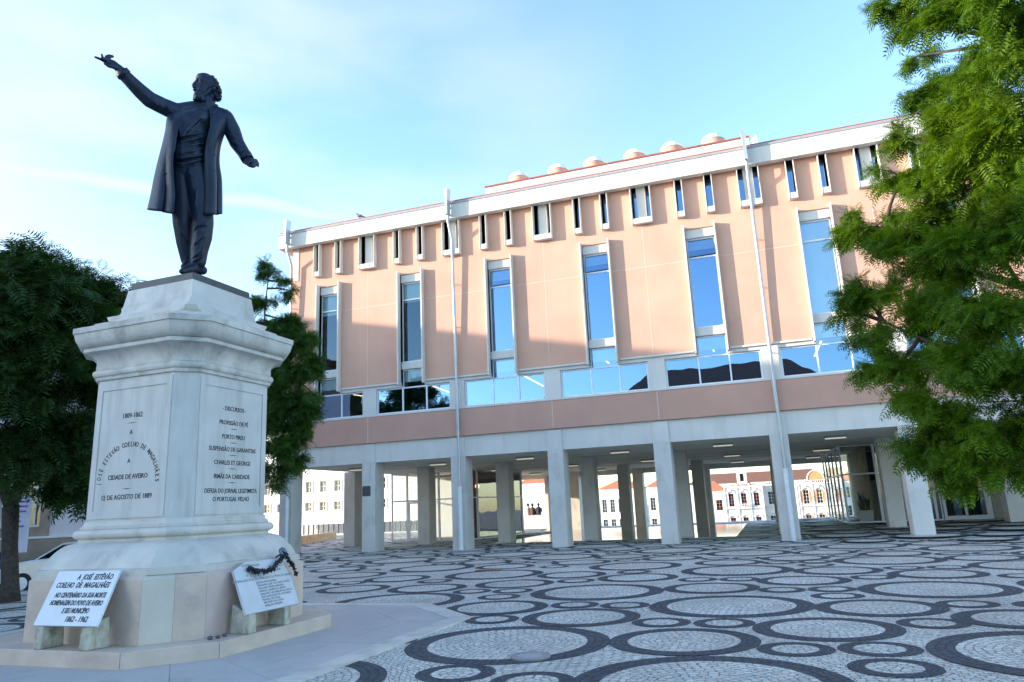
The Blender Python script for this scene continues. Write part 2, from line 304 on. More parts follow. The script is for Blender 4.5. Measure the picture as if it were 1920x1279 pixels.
# ------------------------------------------------------------------ ground
def build_ground():
    # far ground: one sheet to the horizon, lower than the plaza terrace
    g = MB(); g.face([(-3000, -3000, -7), (3000, -3000, -7), (3000, 3000, -7), (-3000, 3000, -7)])
    tag(g.build('ground', mat('town_ground', (.35, .33, .30), .9, var=.2, vscale=.02)), kind='structure')
    X = np.arange(-60, 32.1, .5); Yg = np.concatenate([np.arange(-40, 4, 2.), np.arange(4, 56.1, .5)])
    me = bpy.data.meshes.new('plaza_paving'); vs = []; fs = []; uvs = []; mi = []
    nx, ny = len(X), len(Yg)
    for y in Yg:
        for x in X: vs.append((x, y, gz(x, y)))
    def base_uv(x, y):
        return ((x+.35*math.sin(y*1.3+.5*x)+.2*math.sin(y*.7))/.085, (y+.30*math.sin(x*1.5)+.18*math.sin(x*3.1+y*.8))/.085)
    for j in range(ny-1):
        for i in range(nx-1):
            q = (j*nx+i, j*nx+i+1, (j+1)*nx+i+1, (j+1)*nx+i); fs.append(q); mi.append(0)
            uvs += [base_uv(vs[k][0], vs[k][1]) for k in q]
    # skirt: edge wall of the terrace
    base = len(vs); vs += [(-60, 56, 0), (32, 56, 0), (32, 56, -7), (-60, 56, -7)]; fs.append((base, base+1, base+2, base+3)); mi.append(0); uvs += [(0, 0)]*4
    # circles: three sizes on a repeating figure; the ones measured keep their place
    meas = [(-3.21,8.89,1.25),(-3.19,7.25,.41),(-2.3,7.01,.41),(-1.13,9.19,.87),(-2.8,10.96,.87),(-4.09,10.69,.41),(-4.49,11.94,.87),(-5.03,10.66,.41),(-6.77,12.81,1.25),
     (-4.96,13.37,.41),(-5.87,14.27,.40),(-5.01,14.31,.41),(-3.25,14.05,1.25),(-3.22,12.26,.40),(-2.38,12.23,.40),(-.74,12.18,1.23),(-1.57,10.53,.40),(-7.17,14.9,.86),
     (-8.98,14.89,.82),(-9.04,17.08,.84),(-7.67,16.35,.42),(-5.43,15.64,.87),(-6.74,17.87,1.25),(-11.0,18.21,.93),(-4.62,17.47,.83),(-4.17,16.09,.42),(-2.91,16.62,.88),
     (-9.48,20.08,1.23),(-7.28,20.2,.85),(-3.47,19.6,1.2),(.49,10.14,.87),(1.73,10.59,.41),(1.31,11.96,.87),(2.82,10.97,.80),(2.6,8.8,1.25),(.09,8.81,.40),(.92,8.9,.41),
     (.93,7.99,.41),(-.74,10.5,.40),(-1.19,14.54,.87),(.04,14.15,.40),(.86,14.2,.40),(.87,13.3,.41),(2.45,14.14,1.2),(.45,15.68,.87),(2.49,12.32,.40),(-.87,17.99,1.25),
     (1.22,17.58,.9),(2.93,16.6,.88),(2.54,20.02,1.25),(4.91,18.17,1.1),(3.4,12.25,.38),(-.69,7.1,1.25),(-4.95,8.35+.1-1.9,1.2)]
    cell = [(-3.23,8.80,1.25),(-.75,12.45,1.25),(-1.15,9.15,.87),(-2.82,11.0,.87),(.48,10.15,.87),(1.32,12.0,.87),(-3.22,12.45,.41),(-2.38,12.45,.41),(-4.05,10.6,.41),
     (-1.57,10.53,.40),(-.74,10.5,.40),(.88,8.0,.41),(.07,8.80,.41),(.90,8.9,.41)]
    circ = list(meas)
    for a in range(-8, 6):
        for b in range(-1, 9):
            for (x, y, r) in cell:
                X_, Y_ = x+a*5.78, y+b*5.52
                if not (-52 < X_ < 30 and 3 < Y_ < 54.5): continue
                if all((X_-q[0])**2+(Y_-q[1])**2 > (r+q[2]-.06)**2 for q in circ): circ.append((X_, Y_, r))
    def add_annulus(cx, cy, ra, rb, v0, v1, nst, seg, m_, dz):
        i0 = len(vs)
        for j in range(seg):
            t = 2*PI*j/seg
            for r in (ra, rb): vs.append((cx+r*math.cos(t), cy+r*math.sin(t), gz(cx, cy)+dz if r else gz(cx, cy)+dz))
        for j in range(seg):
            a = i0+2*j; b = i0+2*((j+1) % seg)
            fs.append((a, a+1, b+1, b)); mi.append(m_)
            u0_, u1_ = nst*j/seg, nst*(j+1)/seg
            uvs.extend([(u0_, v0), (u0_, v1), (u1_, v1), (u1_, v0)])
    for ci, (cx, cy, R) in enumerate(circ):
        rin = R-(.27 if R > 1.1 else .22 if R > .7 else .155)
        dist = math.hypot(cx, cy); near = dist < 24
        seg = 56 if R > .7 else 36
        if dist > 30: seg = 32 if R > .7 else 20
        sl = (.0 if gz(cx, cy) < .005 or gz(cx, cy) > .215 else .03*R)+(ci % 7)*.0009
        if near:
            st = .082; nr = max(3, int(round((R-rin)/st))); dr = (R-rin)/nr
            for q in range(nr):
                ra = rin+q*dr; add_annulus(cx, cy, ra, ra+dr, ci*20+q, ci*20+q+1, max(8, round(2*PI*(ra+dr/2)/.095)), seg, 1, .004+sl)
            nr = int(round(rin/st)); dr = rin/nr
            for q in range(nr):
                ra = q*dr+ (.001 if q == 0 else 0); add_annulus(cx, cy, ra, (q+1)*dr, ci*20-50+q, ci*20-50+q+1, max(4, round(2*PI*(ra+dr/2)/.095)), seg, 0, .004+sl)
        else:
            add_annulus(cx, cy, rin, R, ci*20, ci*20+3, round(2*PI*R/.1), seg, 1, .004+sl)
            add_annulus(cx, cy, .001, rin, ci*20-50, ci*20-50+rin/.1, round(2*PI*rin*.6/.1), seg, 0, .004+sl)
    me.from_pydata(vs, [], fs); me.materials.append(M_cob); me.materials.append(M_basalt)
    me.polygons.foreach_set('material_index', mi)
    ul = me.uv_layers.new(name='UVMap'); ul.data.foreach_set('uv', np.array(uvs, dtype=np.float32).ravel())
    me.update(); o = bpy.data.objects.new('plaza_paving', me); C.objects.link(o); tag(o, kind='structure')
    # marble apron round the monument
    return o
build_ground()

# ------------------------------------------------------------------ monument
MC = Vector((-8.184, 8.719, 0)); MTH = -.0318
def octo(a, ch, z):
    return [(-(a-ch), -a, z), (a-ch, -a, z), (a, -(a-ch), z), (a, a-ch, z), (a-ch, a, z), (-(a-ch), a, z), (-a, a-ch, z), (-a, -(a-ch), z)]
def build_monument():
    ap = MB()
    ap_o = octo(3.62, 1.45, 0.0); ap_i = octo(1.80, .72, 0.0)
    for i in range(8):
        j = (i+1) % 8; A, B, Ci, Di = Vector(ap_o[i]), Vector(ap_o[j]), Vector(ap_i[j]), Vector(ap_i[i]); nseg_ = 2
        for q in range(nseg_):
            for r_a, r_b in ((0, .49), (.49, 1)):
                def pp(u, v): return (A.lerp(B, u)).lerp(Di.lerp(Ci, u), v)
                u_a, u_b = q/nseg_+.0015, (q+1)/nseg_-.0015; sh = .12 if r_a else 0
                q4 = [pp(u_a, r_a+.002), pp(u_b, r_a+.002), pp(u_b, r_b-.002), pp(u_a, r_b-.002)]
                ap.rings([q4, [p_+Vector((0, 0, .022)) for p_ in q4]])
    a = ap.build('monument_apron', [mat('apron_slab', (.42, .41, .41), .45, var=.08, vscale=.8, bump=.15, bscale=30, stain=((.22, .21, .21), .55, (1.6, 1.6, 1.2)))]); a.location = MC; a.rotation_euler.z = MTH; tag(a, kind='structure')
    ap2 = MB()
    for i in range(8):
        o1 = octo(3.66, 1.466, 0); o2 = octo(3.36, 1.346, 0); j = (i+1) % 8
        def lerp(p, q, t): return Vector(p)*(1-t)+Vector(q)*t
        for s0, s1 in ((.004, .498), (.502, .996)):
            A, B = lerp(o1[i], o1[j], s0), lerp(o1[i], o1[j], s1); Cc, Dd = lerp(o2[i], o2[j], s1), lerp(o2[i], o2[j], s0)
            ap2.rings([[A, B, Cc, Dd], [p+Vector((0, 0, .027)) for p in (A, B, Cc, Dd)]])
    b = ap2.build('monument_apron_border', M_marble); b.location = MC; b.rotation_euler.z = MTH; tag(b, kind='structure')
    t = empty('monument_pedestal', MC, MTH, 'tall white stone pedestal with black lettering carrying the bronze statue', 'pedestal')
    # step: separate slabs with thin joints
    st = MB()
    O1 = octo(1.875, .74, 0)
    cen = Vector((0, 0, 0))
    for i in range(8):
        j = (i+1) % 8; A = Vector(O1[i]); B = Vector(O1[j]); n = 1
        parts = [(0, 1)] if i % 2 else [(0, 1)]
        for s0, s1 in parts:
            d = (B-A); e = .002/d.length
            P = A+d*(s0+e); Q = A+d*(s1-e); Ri = Q*.6; Si = P*.6
            st.rings([[P, Q, Ri, Si], [p+Vector((0, 0, .205)) for p in (P, Q, Ri, Si)]])
    s_ = st.build('step', M_pinkm, t, bevel=.008)
    # plinth: stone blocks of slightly different tone
    pinks = [M_pinkm, mat('rose_stone', (.52, .40, .36), .55, var=.12, vscale=2.6, bump=.2, bscale=45, stain=((.50, .33, .32), .7, (2, 2, 2.5))), mat('cream_stone', (.56, .51, .44), .55, var=.08, vscale=2.2, bump=.2, bscale=45, stain=((.5, .42, .32), .4, (1.5, 1.5, 1.2)))]
    pl = MB(); O1 = octo(1.483, .515, 0)
    segs = {0: [(0, .5, 0), (.5, 1, 0)], 1: [(0, .5, 2), (.5, 1, 0)], 2: [(0, .28, 1), (.28, .64, 2), (.64, 1, 0)]}
    for i in range(8):
        j = (i+1) % 8; A = Vector(O1[i]); B = Vector(O1[j]); d = B-A
        for s0, s1, mi in segs.get(i, [(0, 1, 0)]):
            e = .0012/d.length; P = A+d*(s0+e); Q = A+d*(s1-e); rin = .6
            i0 = len(pl.f); pl.rings([[P+Vector((0, 0, .206)), Q+Vector((0, 0, .206)), Q*rin+Vector((0, 0, .206)), P*rin+Vector((0, 0, .206))],
                      [P+Vector((0, 0, .955)), Q+Vector((0, 0, .955)), Q*rin+Vector((0, 0, .955)), P*rin+Vector((0, 0, .955))],
                      [P*.955+Vector((0, 0, 1.0)), Q*.955+Vector((0, 0, 1.0)), Q*rin+Vector((0, 0, 1.0)), P*rin+Vector((0, 0, 1.0))]])
            for q in range(i0, len(pl.mi)): pl.mi[q] = mi
    pl.build('plinth', pinks, t)
    def prof(pts, name, m, smooth=True, chf=None):
        b = MB(); rs = []
        for a_, ch_, z_ in pts: rs.append(octo(a_, ch_, z_))
        b.rings(rs); return b.build(name, m, t, smooth=smooth, angle=28)
    def arc(a0, z0, a1, z1, bulge, n=7, ch0=.25, ch1=.22):
        o = []
        for k in range(n+1):
            s = k/n; a_ = a0+(a1-a0)*s; z_ = z0+(z1-z0)*s; nx, nz = (z1-z0), -(a1-a0); b = bulge*math.sin(PI*s)
            o.append((a_+nx*b, ch0+(ch1-ch0)*s, z_+nz*b))
        return o
    base = [(1.415, .45, .998), (1.415, .45, 1.07)]+[(1.405, .44, 1.072)]
    # swelling bell-shaped slab
    for k in range(9):
        s = k/8; base.append((1.36-.33*s**1.4-.03*math.sin(s*PI), .42-.20*s, 1.085+.30*math.sin(s*PI/2)))
    base += [(1.015, .21, 1.395), (.985, .21, 1.396), (.985, .21, 1.44)]
    prof(base, 'base_moulding', M_marble)
    tor = []
    for k in range(10):
        a = -PI/2+PI*k/9; tor.append((.975+.065*math.cos(a), .215, 1.50+.065*math.sin(a)))
    tor += [(.985, .22, 1.567), (.985, .22, 1.60)]+[(.985-.035*math.sin(s*PI/2/4), .225, 1.60+.07*(1-math.cos(s*PI/2/4))) for s in range(1, 5)]
    prof([(.96, .21, 1.43)]+tor, 'torus_moulding', M_marble)
    prof([(.948, .25, 1.665), (.932, .24, 3.64)], 'shaft', M_marble2, False)
    cp = [(.945, .24, 3.635), (.965, .245, 3.64), (.97, .245, 3.68)]+[(.97+.035*math.cos(a), .25, 3.735+.05*math.sin(a)) for a in np.linspace(-PI/2, PI/2, 7)]
    cp += [(.975, .25, 3.79), (.975, .25, 3.83)]
    cp += [(.975+.155*(1-math.cos(s*PI/2/6)), .26+.05*s/6, 3.83+.20*math.sin(s*PI/2/6)) for s in range(1, 7)]
    cp += [(1.135, .33, 4.035), (1.135, .33, 4.085), (1.115, .33, 4.09)]
    cp += [(1.115+.13*math.sin(s*PI/2/6), .34+.03*s/6, 4.09+.20*(1-math.cos(s*PI/2/6))) for s in range(1, 7)]
    cp += [(1.266, .38, 4.293), (1.27, .386, 4.369), (1.10, .33, 4.43), (1.05, .31, 4.44), (1.05, .31, 4.47)]
    cp += [(1.02-.15*math.sin(s*PI/2/4), .30-.1*s/4, 4.47+.08*s/4) for s in range(1, 5)]+[(.86, .16, 4.55)]
    prof(cp, 'cornice', M_dirt)
    # square cap with flared foot
    cap = MB(); rs = []
    for a_, z_ in [(.85, 4.545), (.85, 4.62)]+[(.84-.16*math.sin(s*PI/2/5), 4.62+.16*(1-math.cos(s*PI/2/5))) for s in range(1, 6)]+[(.665, 4.80), (.625, 5.07)]:
        ch_ = max(.002, (.85-a_)*0+.15*max(0, (4.78-z_)/.24))
        rs.append(octo(a_, ch_, z_))
    cap.rings(rs); cap.build('cap_block', M_marble, t, smooth=True, angle=25)
    bb = MB(); rs = []
    for a_, z_ in ((.60, 5.07), (.602, 5.16), (.596, 5.18), (.57, 5.19)):
        rs.append([(-a_, -a_, z_), (a_, -a_, z_), (a_, a_, z_), (-a_, a_, z_)])
    # raised frames round the two inscribed panels
    def face_frame(nm, ang):
        fr = MB(); hw = .59; z0, z1 = 1.80, 3.48; w = .028
        a0 = lambda z: .948-(z-1.665)/(3.64-1.665)*.016
        Rz = Matrix.Rotation(ang, 4, 'Z')
        # slab border standing proud of the recessed panel field
        for (xa, xb, za, zb) in ((-hw-.095, -hw, z0-.10, z1+.11), (hw, hw+.095, z0-.10, z1+.11), (-hw, hw, z1, z1+.11), (-hw, hw, z0-.10, z0)):
            i = len(fr.v)
            fr.rings([[(xa, -a0(za)-.014, za), (xb, -a0(za)-.014, za), (xb, -a0(zb)-.014, zb), (xa, -a0(zb)-.014, zb)],
                      [(xa, -a0(za)+.01, za), (xb, -a0(za)+.01, za), (xb, -a0(zb)+.01, zb), (xa, -a0(zb)+.01, zb)]])
        fr.xf(Rz); fr.build('panel_border', M_marble2, t)
    for ang in (0, PI/2, PI, -PI/2): face_frame('p', ang)
    # inscriptions
    def on_face(ang, x, z):
        a_ = .948-(z-1.665)/(3.64-1.665)*.016+.0015
        p = Matrix.Rotation(ang, 4, 'Z') @ Vector((x, -a_, z)); xd = Matrix.Rotation(ang, 4, 'Z') @ Vector((1, 0, 0))
        return frame_M(p, xd, (0, 0, 1))
    def ins(ang, s, x, z, size, sx=.88): text_mesh('inscription', s, size, on_face(ang, x, z), M_letter, t, sx=sx, bold=.001)
    def dash(ang, x, z, w, h=.012):
        b = MB(); b.rings([[(-w/2, 0, 0), (0, -h/2, 0), (w/2, 0, 0), (0, h/2, 0)], [(-w/2, 0, .002), (0, -h/2, .002), (w/2, 0, .002), (0, h/2, .002)]])
        b.xf(on_face(ang, x, z)); b.build('inscription_rule', M_letter, t)
    f = 0
    ins(f, '1809-1862', 0, 3.06, .098); dash(f, 0, 2.985, .20)
    ins(f, 'A', 0, 2.83, .085); ins(f, 'A', 0, 2.435, .085)
    ins(f, 'CIDADE DE AVEIRO', 0, 2.22, .092); dash(f, 0, 2.09, .18)
    ins(f, '12 DE AGOSTO DE 1889', 0, 1.95, .092, .93)
    s = 'JOSÉ ESTEVÃO COELHO DE MAGALHÃES'; n = len(s)
    for i, ch in enumerate(s):
        if ch == ' ': continue
        q = (i+.5)/n; a = PI*(1-q)*.98+.03; x = .50*math.cos(a); z = 2.10+.56*math.sin(a)**.8 if math.sin(a) > 0 else 2.1
        dx, dz = .50*math.sin(a), -.56*math.cos(a); tn = Vector((dx, dz)).normalized()
        M = on_face(f, x, z) @ Matrix.Rotation(math.atan2(tn.y, tn.x), 4, 'Z')
        text_mesh('inscription_letter', ch, .094, M, M_letter, t, sx=.75, bold=.001)
    g = PI/2
    rows = [('- DISCURSOS -', 3.16), ('PROFISSÃO DE FÉ', 2.955), ('PORTO PIREU', 2.755), ('SUSPENSÃO DE GARANTIAS', 2.575), ('CHARLES ET GEORGE', 2.385), ('IRMÃS DA CARIDADE', 2.19), ('DEFESA DO JORNAL LEGITIMISTA', 1.99), ('O PORTUGAL VELHO', 1.875)]
    for i, (s, z) in enumerate(rows):
        ins(g, s, 0, z, .088, .80 if len(s) > 25 else .86)
        if 1 <= i <= 5: dash(g, 0, z-.055, .18)
    # ---- statue base + statue are one thing
    return t
build_monument()

def build_statue():
    n = Vector((.684, -.729, 0)).normalized(); uax = Vector((.729, .684, 0)).normalized(); zax = Vector((0, 0, 1))
    c0 = MC.copy()
    def P(px, py, w=0):
        d = fw+rt*((px-960)/FPX)-up*((py-639.5)/FPX)
        o = Vector((0, 0, CAM_H)); t = ((c0-o).dot(n)+w)/d.dot(n); return o+d*t
    SC = (P(391, 300)-P(390, 300)).length     # metres per source pixel at the statue
    t = empty('bronze_statue', (MC.x, MC.y, 5.07), MTH, 'dark bronze statue of a bald bearded man in a long coat, arm stretched out', 'statue')
    inv = (Matrix.Translation((MC.x, MC.y, 5.07)) @ Matrix.Rotation(MTH, 4, 'Z')).inverted()
    def fin(mb): mb.v = [tuple(inv @ Vector(p)) for p in mb.v]; return mb
    bb = MB(); rs = []
    for a_, z_ in ((.60, 0), (.603, .10), (.598, .118), (.575, .128)):
        rs.append([(-a_, -a_, z_), (a_, -a_, z_), (a_, a_, z_), (-a_, a_, z_)])
    bb.rings(rs); bb.build('statue_base', M_bronzeb, t, bevel=.006)
    def caps(mb, pts, n_=14):   # chain of tapered capsules: (px,py,w,r_px[,flat])
        vs = [P(*p[:3]) for p in pts]; rr = [p[3]*SC for p in pts]
        # densify
        Q = []; R = []
        for i in range(len(vs)-1):
            for k in range(6):
                s = k/6; Q.append(vs[i].lerp(vs[i+1], s)); R.append(rr[i]*(1-s)+rr[i+1]*s)
        Q.append(vs[-1]); R.append(rr[-1])
        mb.tube(Q, R, n_)
        for v, r in ((vs[0], rr[0]), (vs[-1], rr[-1])): mb.sphere(v, r*.995, n_, 8)
        for v, r in zip(vs[1:-1], rr[1:-1]): mb.sphere(v, r*.99, n_, 8)
    def ell(mb, px, py, w, ru, rw, rz, tilt=0):   # ellipsoid in the statue's own axes
        b = MB(); b.sphere((0, 0, 0), 1, 20, 14)
        M = Matrix.Translation(P(px, py, w)) @ Matrix(((uax.x, n.x, 0, 0), (uax.y, n.y, 0, 0), (0, 0, 1, 0), (0, 0, 0, 1))) @ Matrix.Rotation(tilt, 4, 'Y') @ Matrix.Diagonal((ru*SC, rw*SC, rz*SC, 1))
        b.xf(M); i = len(mb.v); mb.v += b.v; mb.f += [tuple(i+k for k in f) for f in b.f]; mb.mi += b.mi
    B = MB()
    # legs in trousers
    caps(B, [(366, 322, .10, 25), (377, 372, .16, 22), (381, 418, .20, 19.5), (379, 445, .19, 18.5), (374, 470, .18, 16), (372, 492, .18, 14)])
    caps(B, [(342, 322, .02, 25), (343, 372, .0, 22), (344, 418, -.04, 20), (346, 455, -.10, 15.5), (350, 488, -.15, 11)])
    for q in (((360, 482, .27), (368, 477, .33), (378, 468, .33), (386, 458, .27)), ((359, 490, .27), (368, 487, .32), (378, 480, .32), (384, 472, .26)), ((362, 458, .30), (370, 452, .36), (380, 442, .36), (390, 432, .3)), ((363, 430, .31), (372, 422, .38), (384, 420, .37), (393, 428, .30)), ((350, 335, .22), (356, 355, .22), (360, 385, .18)), ((372, 340, .30), (368, 360, .33), (366, 390, .32)), ((330, 420, .05), (340, 440, .08), (352, 450, .04)), ((352, 322, .27), (360, 330, .29), (371, 338, .3))): B.tube([P(*k) for k in q], [.006]+[.017]*(len(q)-2)+[.006], 8)   # trouser folds
    # shoes
    caps(B, [(374, 502, .10, 10), (362, 503, .22, 9.5), (350, 506, .33, 7.5), (341, 509, .41, 5.5)])
    caps(B, [(380, 507, .05, 9), (372, 507, .10, 9)])
    caps(B, [(356, 492, -.18, 8), (352, 495, -.12, 8), (345, 500, -.04, 6.5)])
    # hips, belly, chest
    ell(B, 354, 322, .04, 35, 27, 30); ell(B, 352, 292, .10, 33, 29, 32); ell(B, 357, 258, .06, 38, 29, 36); ell(B, 366, 228, .0, 44, 28, 32)
    caps(B, [(334, 210, 0, 17), (372, 206, -.03, 19), (418, 220, -.02, 18)])
    # waistcoat folds across the belly
    for k, py in enumerate((252, 262, 272, 283, 294, 304)):
        B.tube([P(325+k*.5, py+5, .18), P(340, py+3+k%2, .318), P(360, py, .345), P(382, py-4-k%2*2, .25)], [.014, .021, .022, .014], 8)
    # waistcoat revers and shirt front
    B.tube([P(339, 258, .30), P(350, 245, .32), P(366, 228, .29), P(385, 208, .20)], [.02, .03, .034, .02], 8)
    B.tube([P(340, 258, .28), P(335, 240, .25), P(340, 220, .23), P(358, 203, .17)], [.02, .028, .028, .018], 8)
    ell(B, 355, 234, .13, 24, 20, 30); ell(B, 372, 222, .12, 22, 18, 20)
    # bow tie
    ell(B, 371, 203, .17, 5, 4, 4); ell(B, 363, 205, .16, 7, 4, 5, -.3); ell(B, 380, 202, .15, 8, 4, 5, .2)
    B.tube([P(368, 206, .18), P(363, 216, .23), P(357, 226, .27)], .014, 6)
    # neck
    caps(B, [(386, 208, .0, 17), (389, 190, .02, 15.5)]); ell(B, 402, 170, -.01, 12, 16, 15); ell(B, 398, 182, 0, 12, 14, 11)
    # head, turned to the left of the picture
    ell(B, 390, 160, .02, 21, 20, 22); ell(B, 384, 152, .04, 18, 17, 16); ell(B, 379, 172, .06, 14, 13, 15); ell(B, 372, 179, .07, 9, 10, 9)
    ell(B, 378, 147, .05, 11, 13, 9.5); ell(B, 377, 164, .06, 11, 12, 12)                  # forehead, face
    B.tube([P(368.5, 151, .09), P(365, 156, .095), P(361.5, 161.5, .10)], [.020, .026, .030], 10)  # nose
    ell(B, 363.5, 163, .10, 3.6, 5, 3.0)
    ell(B, 369.5, 150.5, .10, 4, 6, 2.2, .1); ell(B, 379, 150.5, .145, 7, 4, 2.2, -.12)     # brows
    ell(B, 378, 155, .138, 3.2, 2.2, 1.9)                                                 # eye
    ell(B, 384, 164, .12, 7, 6, 7)                                                        # cheek
    ell(B, 367, 173.5, .10, 4.5, 5, 2.2)                                                  # lower lip
    ell(B, 402, 166, .17, 3.6, 2.2, 6.2, .15); ell(B, 402, 164, .19, 2, 2, 3)              # ear
    # sleeves
    caps(B, [(332, 211, 0, 18), (305, 199, .06, 16.5), (281, 187, .14, 16), (262, 170, .20, 14.5), (243, 151, .28, 12.5), (230, 138, .32, 12)])
    caps(B, [(422, 222, 0, 18), (435, 245, .0, 17), (444, 268, .02, 15), (455, 284, .10, 13), (463, 297, .16, 11.5)])
    for px, py, w, r in ((300, 199, .12, 13), (287, 192, .18, 13), (272, 180, .22, 12), (315, 206, .1, 14)): ell(B, px, py, w, 5, r*.95, r, -.75)
    for px, py, w, r in ((440, 262, .06, 13), (449, 276, .12, 12), (434, 250, .04, 14)): ell(B, px, py, w, r, r*.9, 4.5, .55)
    # outstretched hand: cuff, palm, fingers
    caps(B, [(229, 137, .33, 9), (222, 128, .35, 8)])
    ell(B, 212, 121, .38, 13, 6, 8.5, .5)
    caps(B, [(203, 118, .40, 3.6), (194, 114, .43, 3.2), (186, 110, .45, 2.8), (178, 107, .47, 2.3)], 8)
    caps(B, [(203, 110, .39, 3.4), (197, 111, .46, 3.0), (192, 110, .50, 2.7), (191, 102, .50, 2.3)], 8)
    caps(B, [(207, 107, .36, 3.4), (199, 106, .42, 3.0), (197, 113, .46, 2.6)], 8)
    caps(B, [(211, 106, .33, 3.2), (203, 104, .38, 2.8), (201, 112, .42, 2.4)], 8)
    caps(B, [(214, 126, .42, 4.2), (204, 124, .47, 3.5), (196, 119, .49, 2.8)], 8)
    # lowered hand
    caps(B, [(464, 299, .17, 9), (467, 303, .18, 8.5)])
    ell(B, 469, 304, .22, 13, 8, 9, -.1)
    for q, (ex, ey) in enumerate(((484, 312), (482, 311), (478, 313), (474, 314))):
        caps(B, [(474-q*2, 300+q, .20+.03*q, 3.6), (480-q*1.8, 300.5+q, .24+.03*q, 3.2), (ex, ey-5, .26+.03*q, 2.8), (ex, ey, .25+.03*q, 2.3)], 8)
    caps(B, [(462, 306, .26, 4), (468, 311, .30, 3.4), (474, 313, .31, 2.8)], 8)
    o = fin(B).build('body', M_bronze, t)
    rm = o.modifiers.new('remesh', 'REMESH'); rm.mode = 'VOXEL'; rm.voxel_size = .014; rm.use_smooth_shade = True
    sm = o.modifiers.new('smooth', 'SMOOTH'); sm.iterations = 4; sm.factor = .5
    bpy.context.view_layer.update()
    me = bpy.data.meshes.new_from_object(o.evaluated_get(bpy.context.evaluated_depsgraph_get())); o.modifiers.clear(); o.data = me
    # hair: curls round the back of the head, moustache and pointed beard
    H = MB()
    rr = random.Random(3)
    for k in range(80):
        a = rr.uniform(0, 1); px = 401+11*math.sin(a*2.3)+rr.uniform(-2.5, 2.5); py = 147+42*a+rr.uniform(-3, 3); w = rr.uniform(-.12, .16)
        if px < 399 and py > 160: continue
        ell(H, px-1.5, py, w, rr.uniform(3, 4.8), rr.uniform(3, 5), rr.uniform(2.8, 4.2), rr.uniform(-1, 1))
    for k in range(12): ell(H, 396+rr.uniform(-2, 3), 150+rr.uniform(-6, 12), .13+rr.uniform(-.02, .03), 4, 3, 4, rr.uniform(-1, 1))
    for k in range(14): ell(H, 408+rr.uniform(-5, 5), 176+rr.uniform(-7, 9), rr.uniform(-.05, .12), 5, 4, 4.5, rr.uniform(-1, 1))
    ell(H, 365.5, 168.5, .10, 4.5, 6, 2.6, .3); ell(H, 374, 170, .13, 6, 4, 2.4, -.35)
    for k in range(16): ell(H, 370+rr.uniform(-4, 12), 181+rr.uniform(-4, 6), .12+rr.uniform(-.06, .05), 4, 4, 4.5, rr.uniform(-.6, .6))
    ell(H, 367.5, 180, .10, 5.5, 7, 6, .5); ell(H, 365, 185, .10, 3.5, 5, 4.5, .5)
    for k in range(10): ell(H, 378+k*2.0+rr.uniform(-1, 1), 182-k*1.6+rr.uniform(-1.5, 1.5), .12+.004*k, 3.5, 3, 3.5)
    o = fin(H).build('hair', M_bronze, t); rm = o.modifiers.new('remesh', 'REMESH'); rm.mode = 'VOXEL'; rm.voxel_size = .012; rm.use_smooth_shade = True
    # frock coat: shells lofted down each side and round the back, open in front
    rows = [  # y_px, left-inner, left-outer, right-outer, right-inner, front depth, back depth, y drop at outer
        (206, 350, 322, 425, 400, .10, -.26), (222, 338, 315, 428, 398, .27, -.32), (245, 331, 312, 421, 392, .33, -.33), (275, 326, 306, 411, 387, .35, -.32),
        (305, 323, 299, 408, 386, .36, -.32), (335, 324, 293, 411, 385, .36, -.36), (365, 326, 288, 411, 384, .38, -.42), (398, 322, 282, 410, 381, .40, -.46)]
    co = MB(); rings_ = []; nn = 64
    for (y, li, lo, ro, ri, fd, bd) in rows:
        ctrl = [(li, fd), ((li*.5+lo*.5), fd*.90), (lo, .08), (lo+8, bd*.6), ((lo+ro)/2, bd), (ro-8, bd*.6), (ro, .02), ((ri*.4+ro*.6), fd*.72), (ri, fd*.92)]
        ring = []
        for k in range(nn+1):
            s = k/nn*(len(ctrl)-1); i = min(int(s), len(ctrl)-2); f = s-i
            p0 = ctrl[max(i-1, 0)]; p1 = ctrl[i]; p2 = ctrl[i+1]; p3 = ctrl[min(i+2, len(ctrl)-1)]
            def cr_(a, b, c, d): return .5*((2*b)+(-a+c)*f+(2*a-5*b+4*c-d)*f*f+(-a+3*b-3*c+d)*f**3)
            amp = max(0, (y-235)/165)*.095
            th = k/nn*11*PI+.004*y
            ring.append(P(cr_(p0[0], p1[0], p2[0], p3[0])+2.2*amp/.045*math.sin(th+1.), y+ (5*math.sin(k/nn*PI*2+2.6) if y > 390 else 0), cr_(p0[1], p1[1], p2[1], p3[1])+amp*math.sin(th)))
        rings_.append(ring)
    # interpolate rows for smoothness
    R2 = []
    for i in range(len(rings_)-1):
        for k in range(4):
            f = k/4; r0_, r1_, r2_, r3_ = rings_[max(i-1, 0)], rings_[i], rings_[i+1], rings_[min(i+2, len(rings_)-1)]
            R2.append([.5*((2*b)+(c-a)*f+(2*a-5*b+4*c-d)*f*f+(-a+3*b-3*c+d)*f**3) for a, b, c, d in zip(r0_, r1_, r2_, r3_)])
    R2.append(rings_[-1])
    co.rings(R2, False, False, closed=False)
    o = fin(co).build('coat', M_bronze, t, smooth=True, angle=180); so = o.modifiers.new('thick', 'SOLIDIFY'); so.thickness = .035; so.offset = 0
    # lapels and buttons
    lp = MB()
    for (xs, w0) in (([(345, 207, .16), (335, 228, .31), (328, 255, .36), (325, 290, .385)], .05), ([(392, 200, .10), (399, 215, .22), (396, 245, .32), (391, 285, .345)], .06)):
        A = [P(*q) for q in xs]
        for i in range(3):
            pass
        lp.rings([[p+uax*w0*.7, p+n*.02, p-uax*w0*.7, p-n*.03] for p in A])
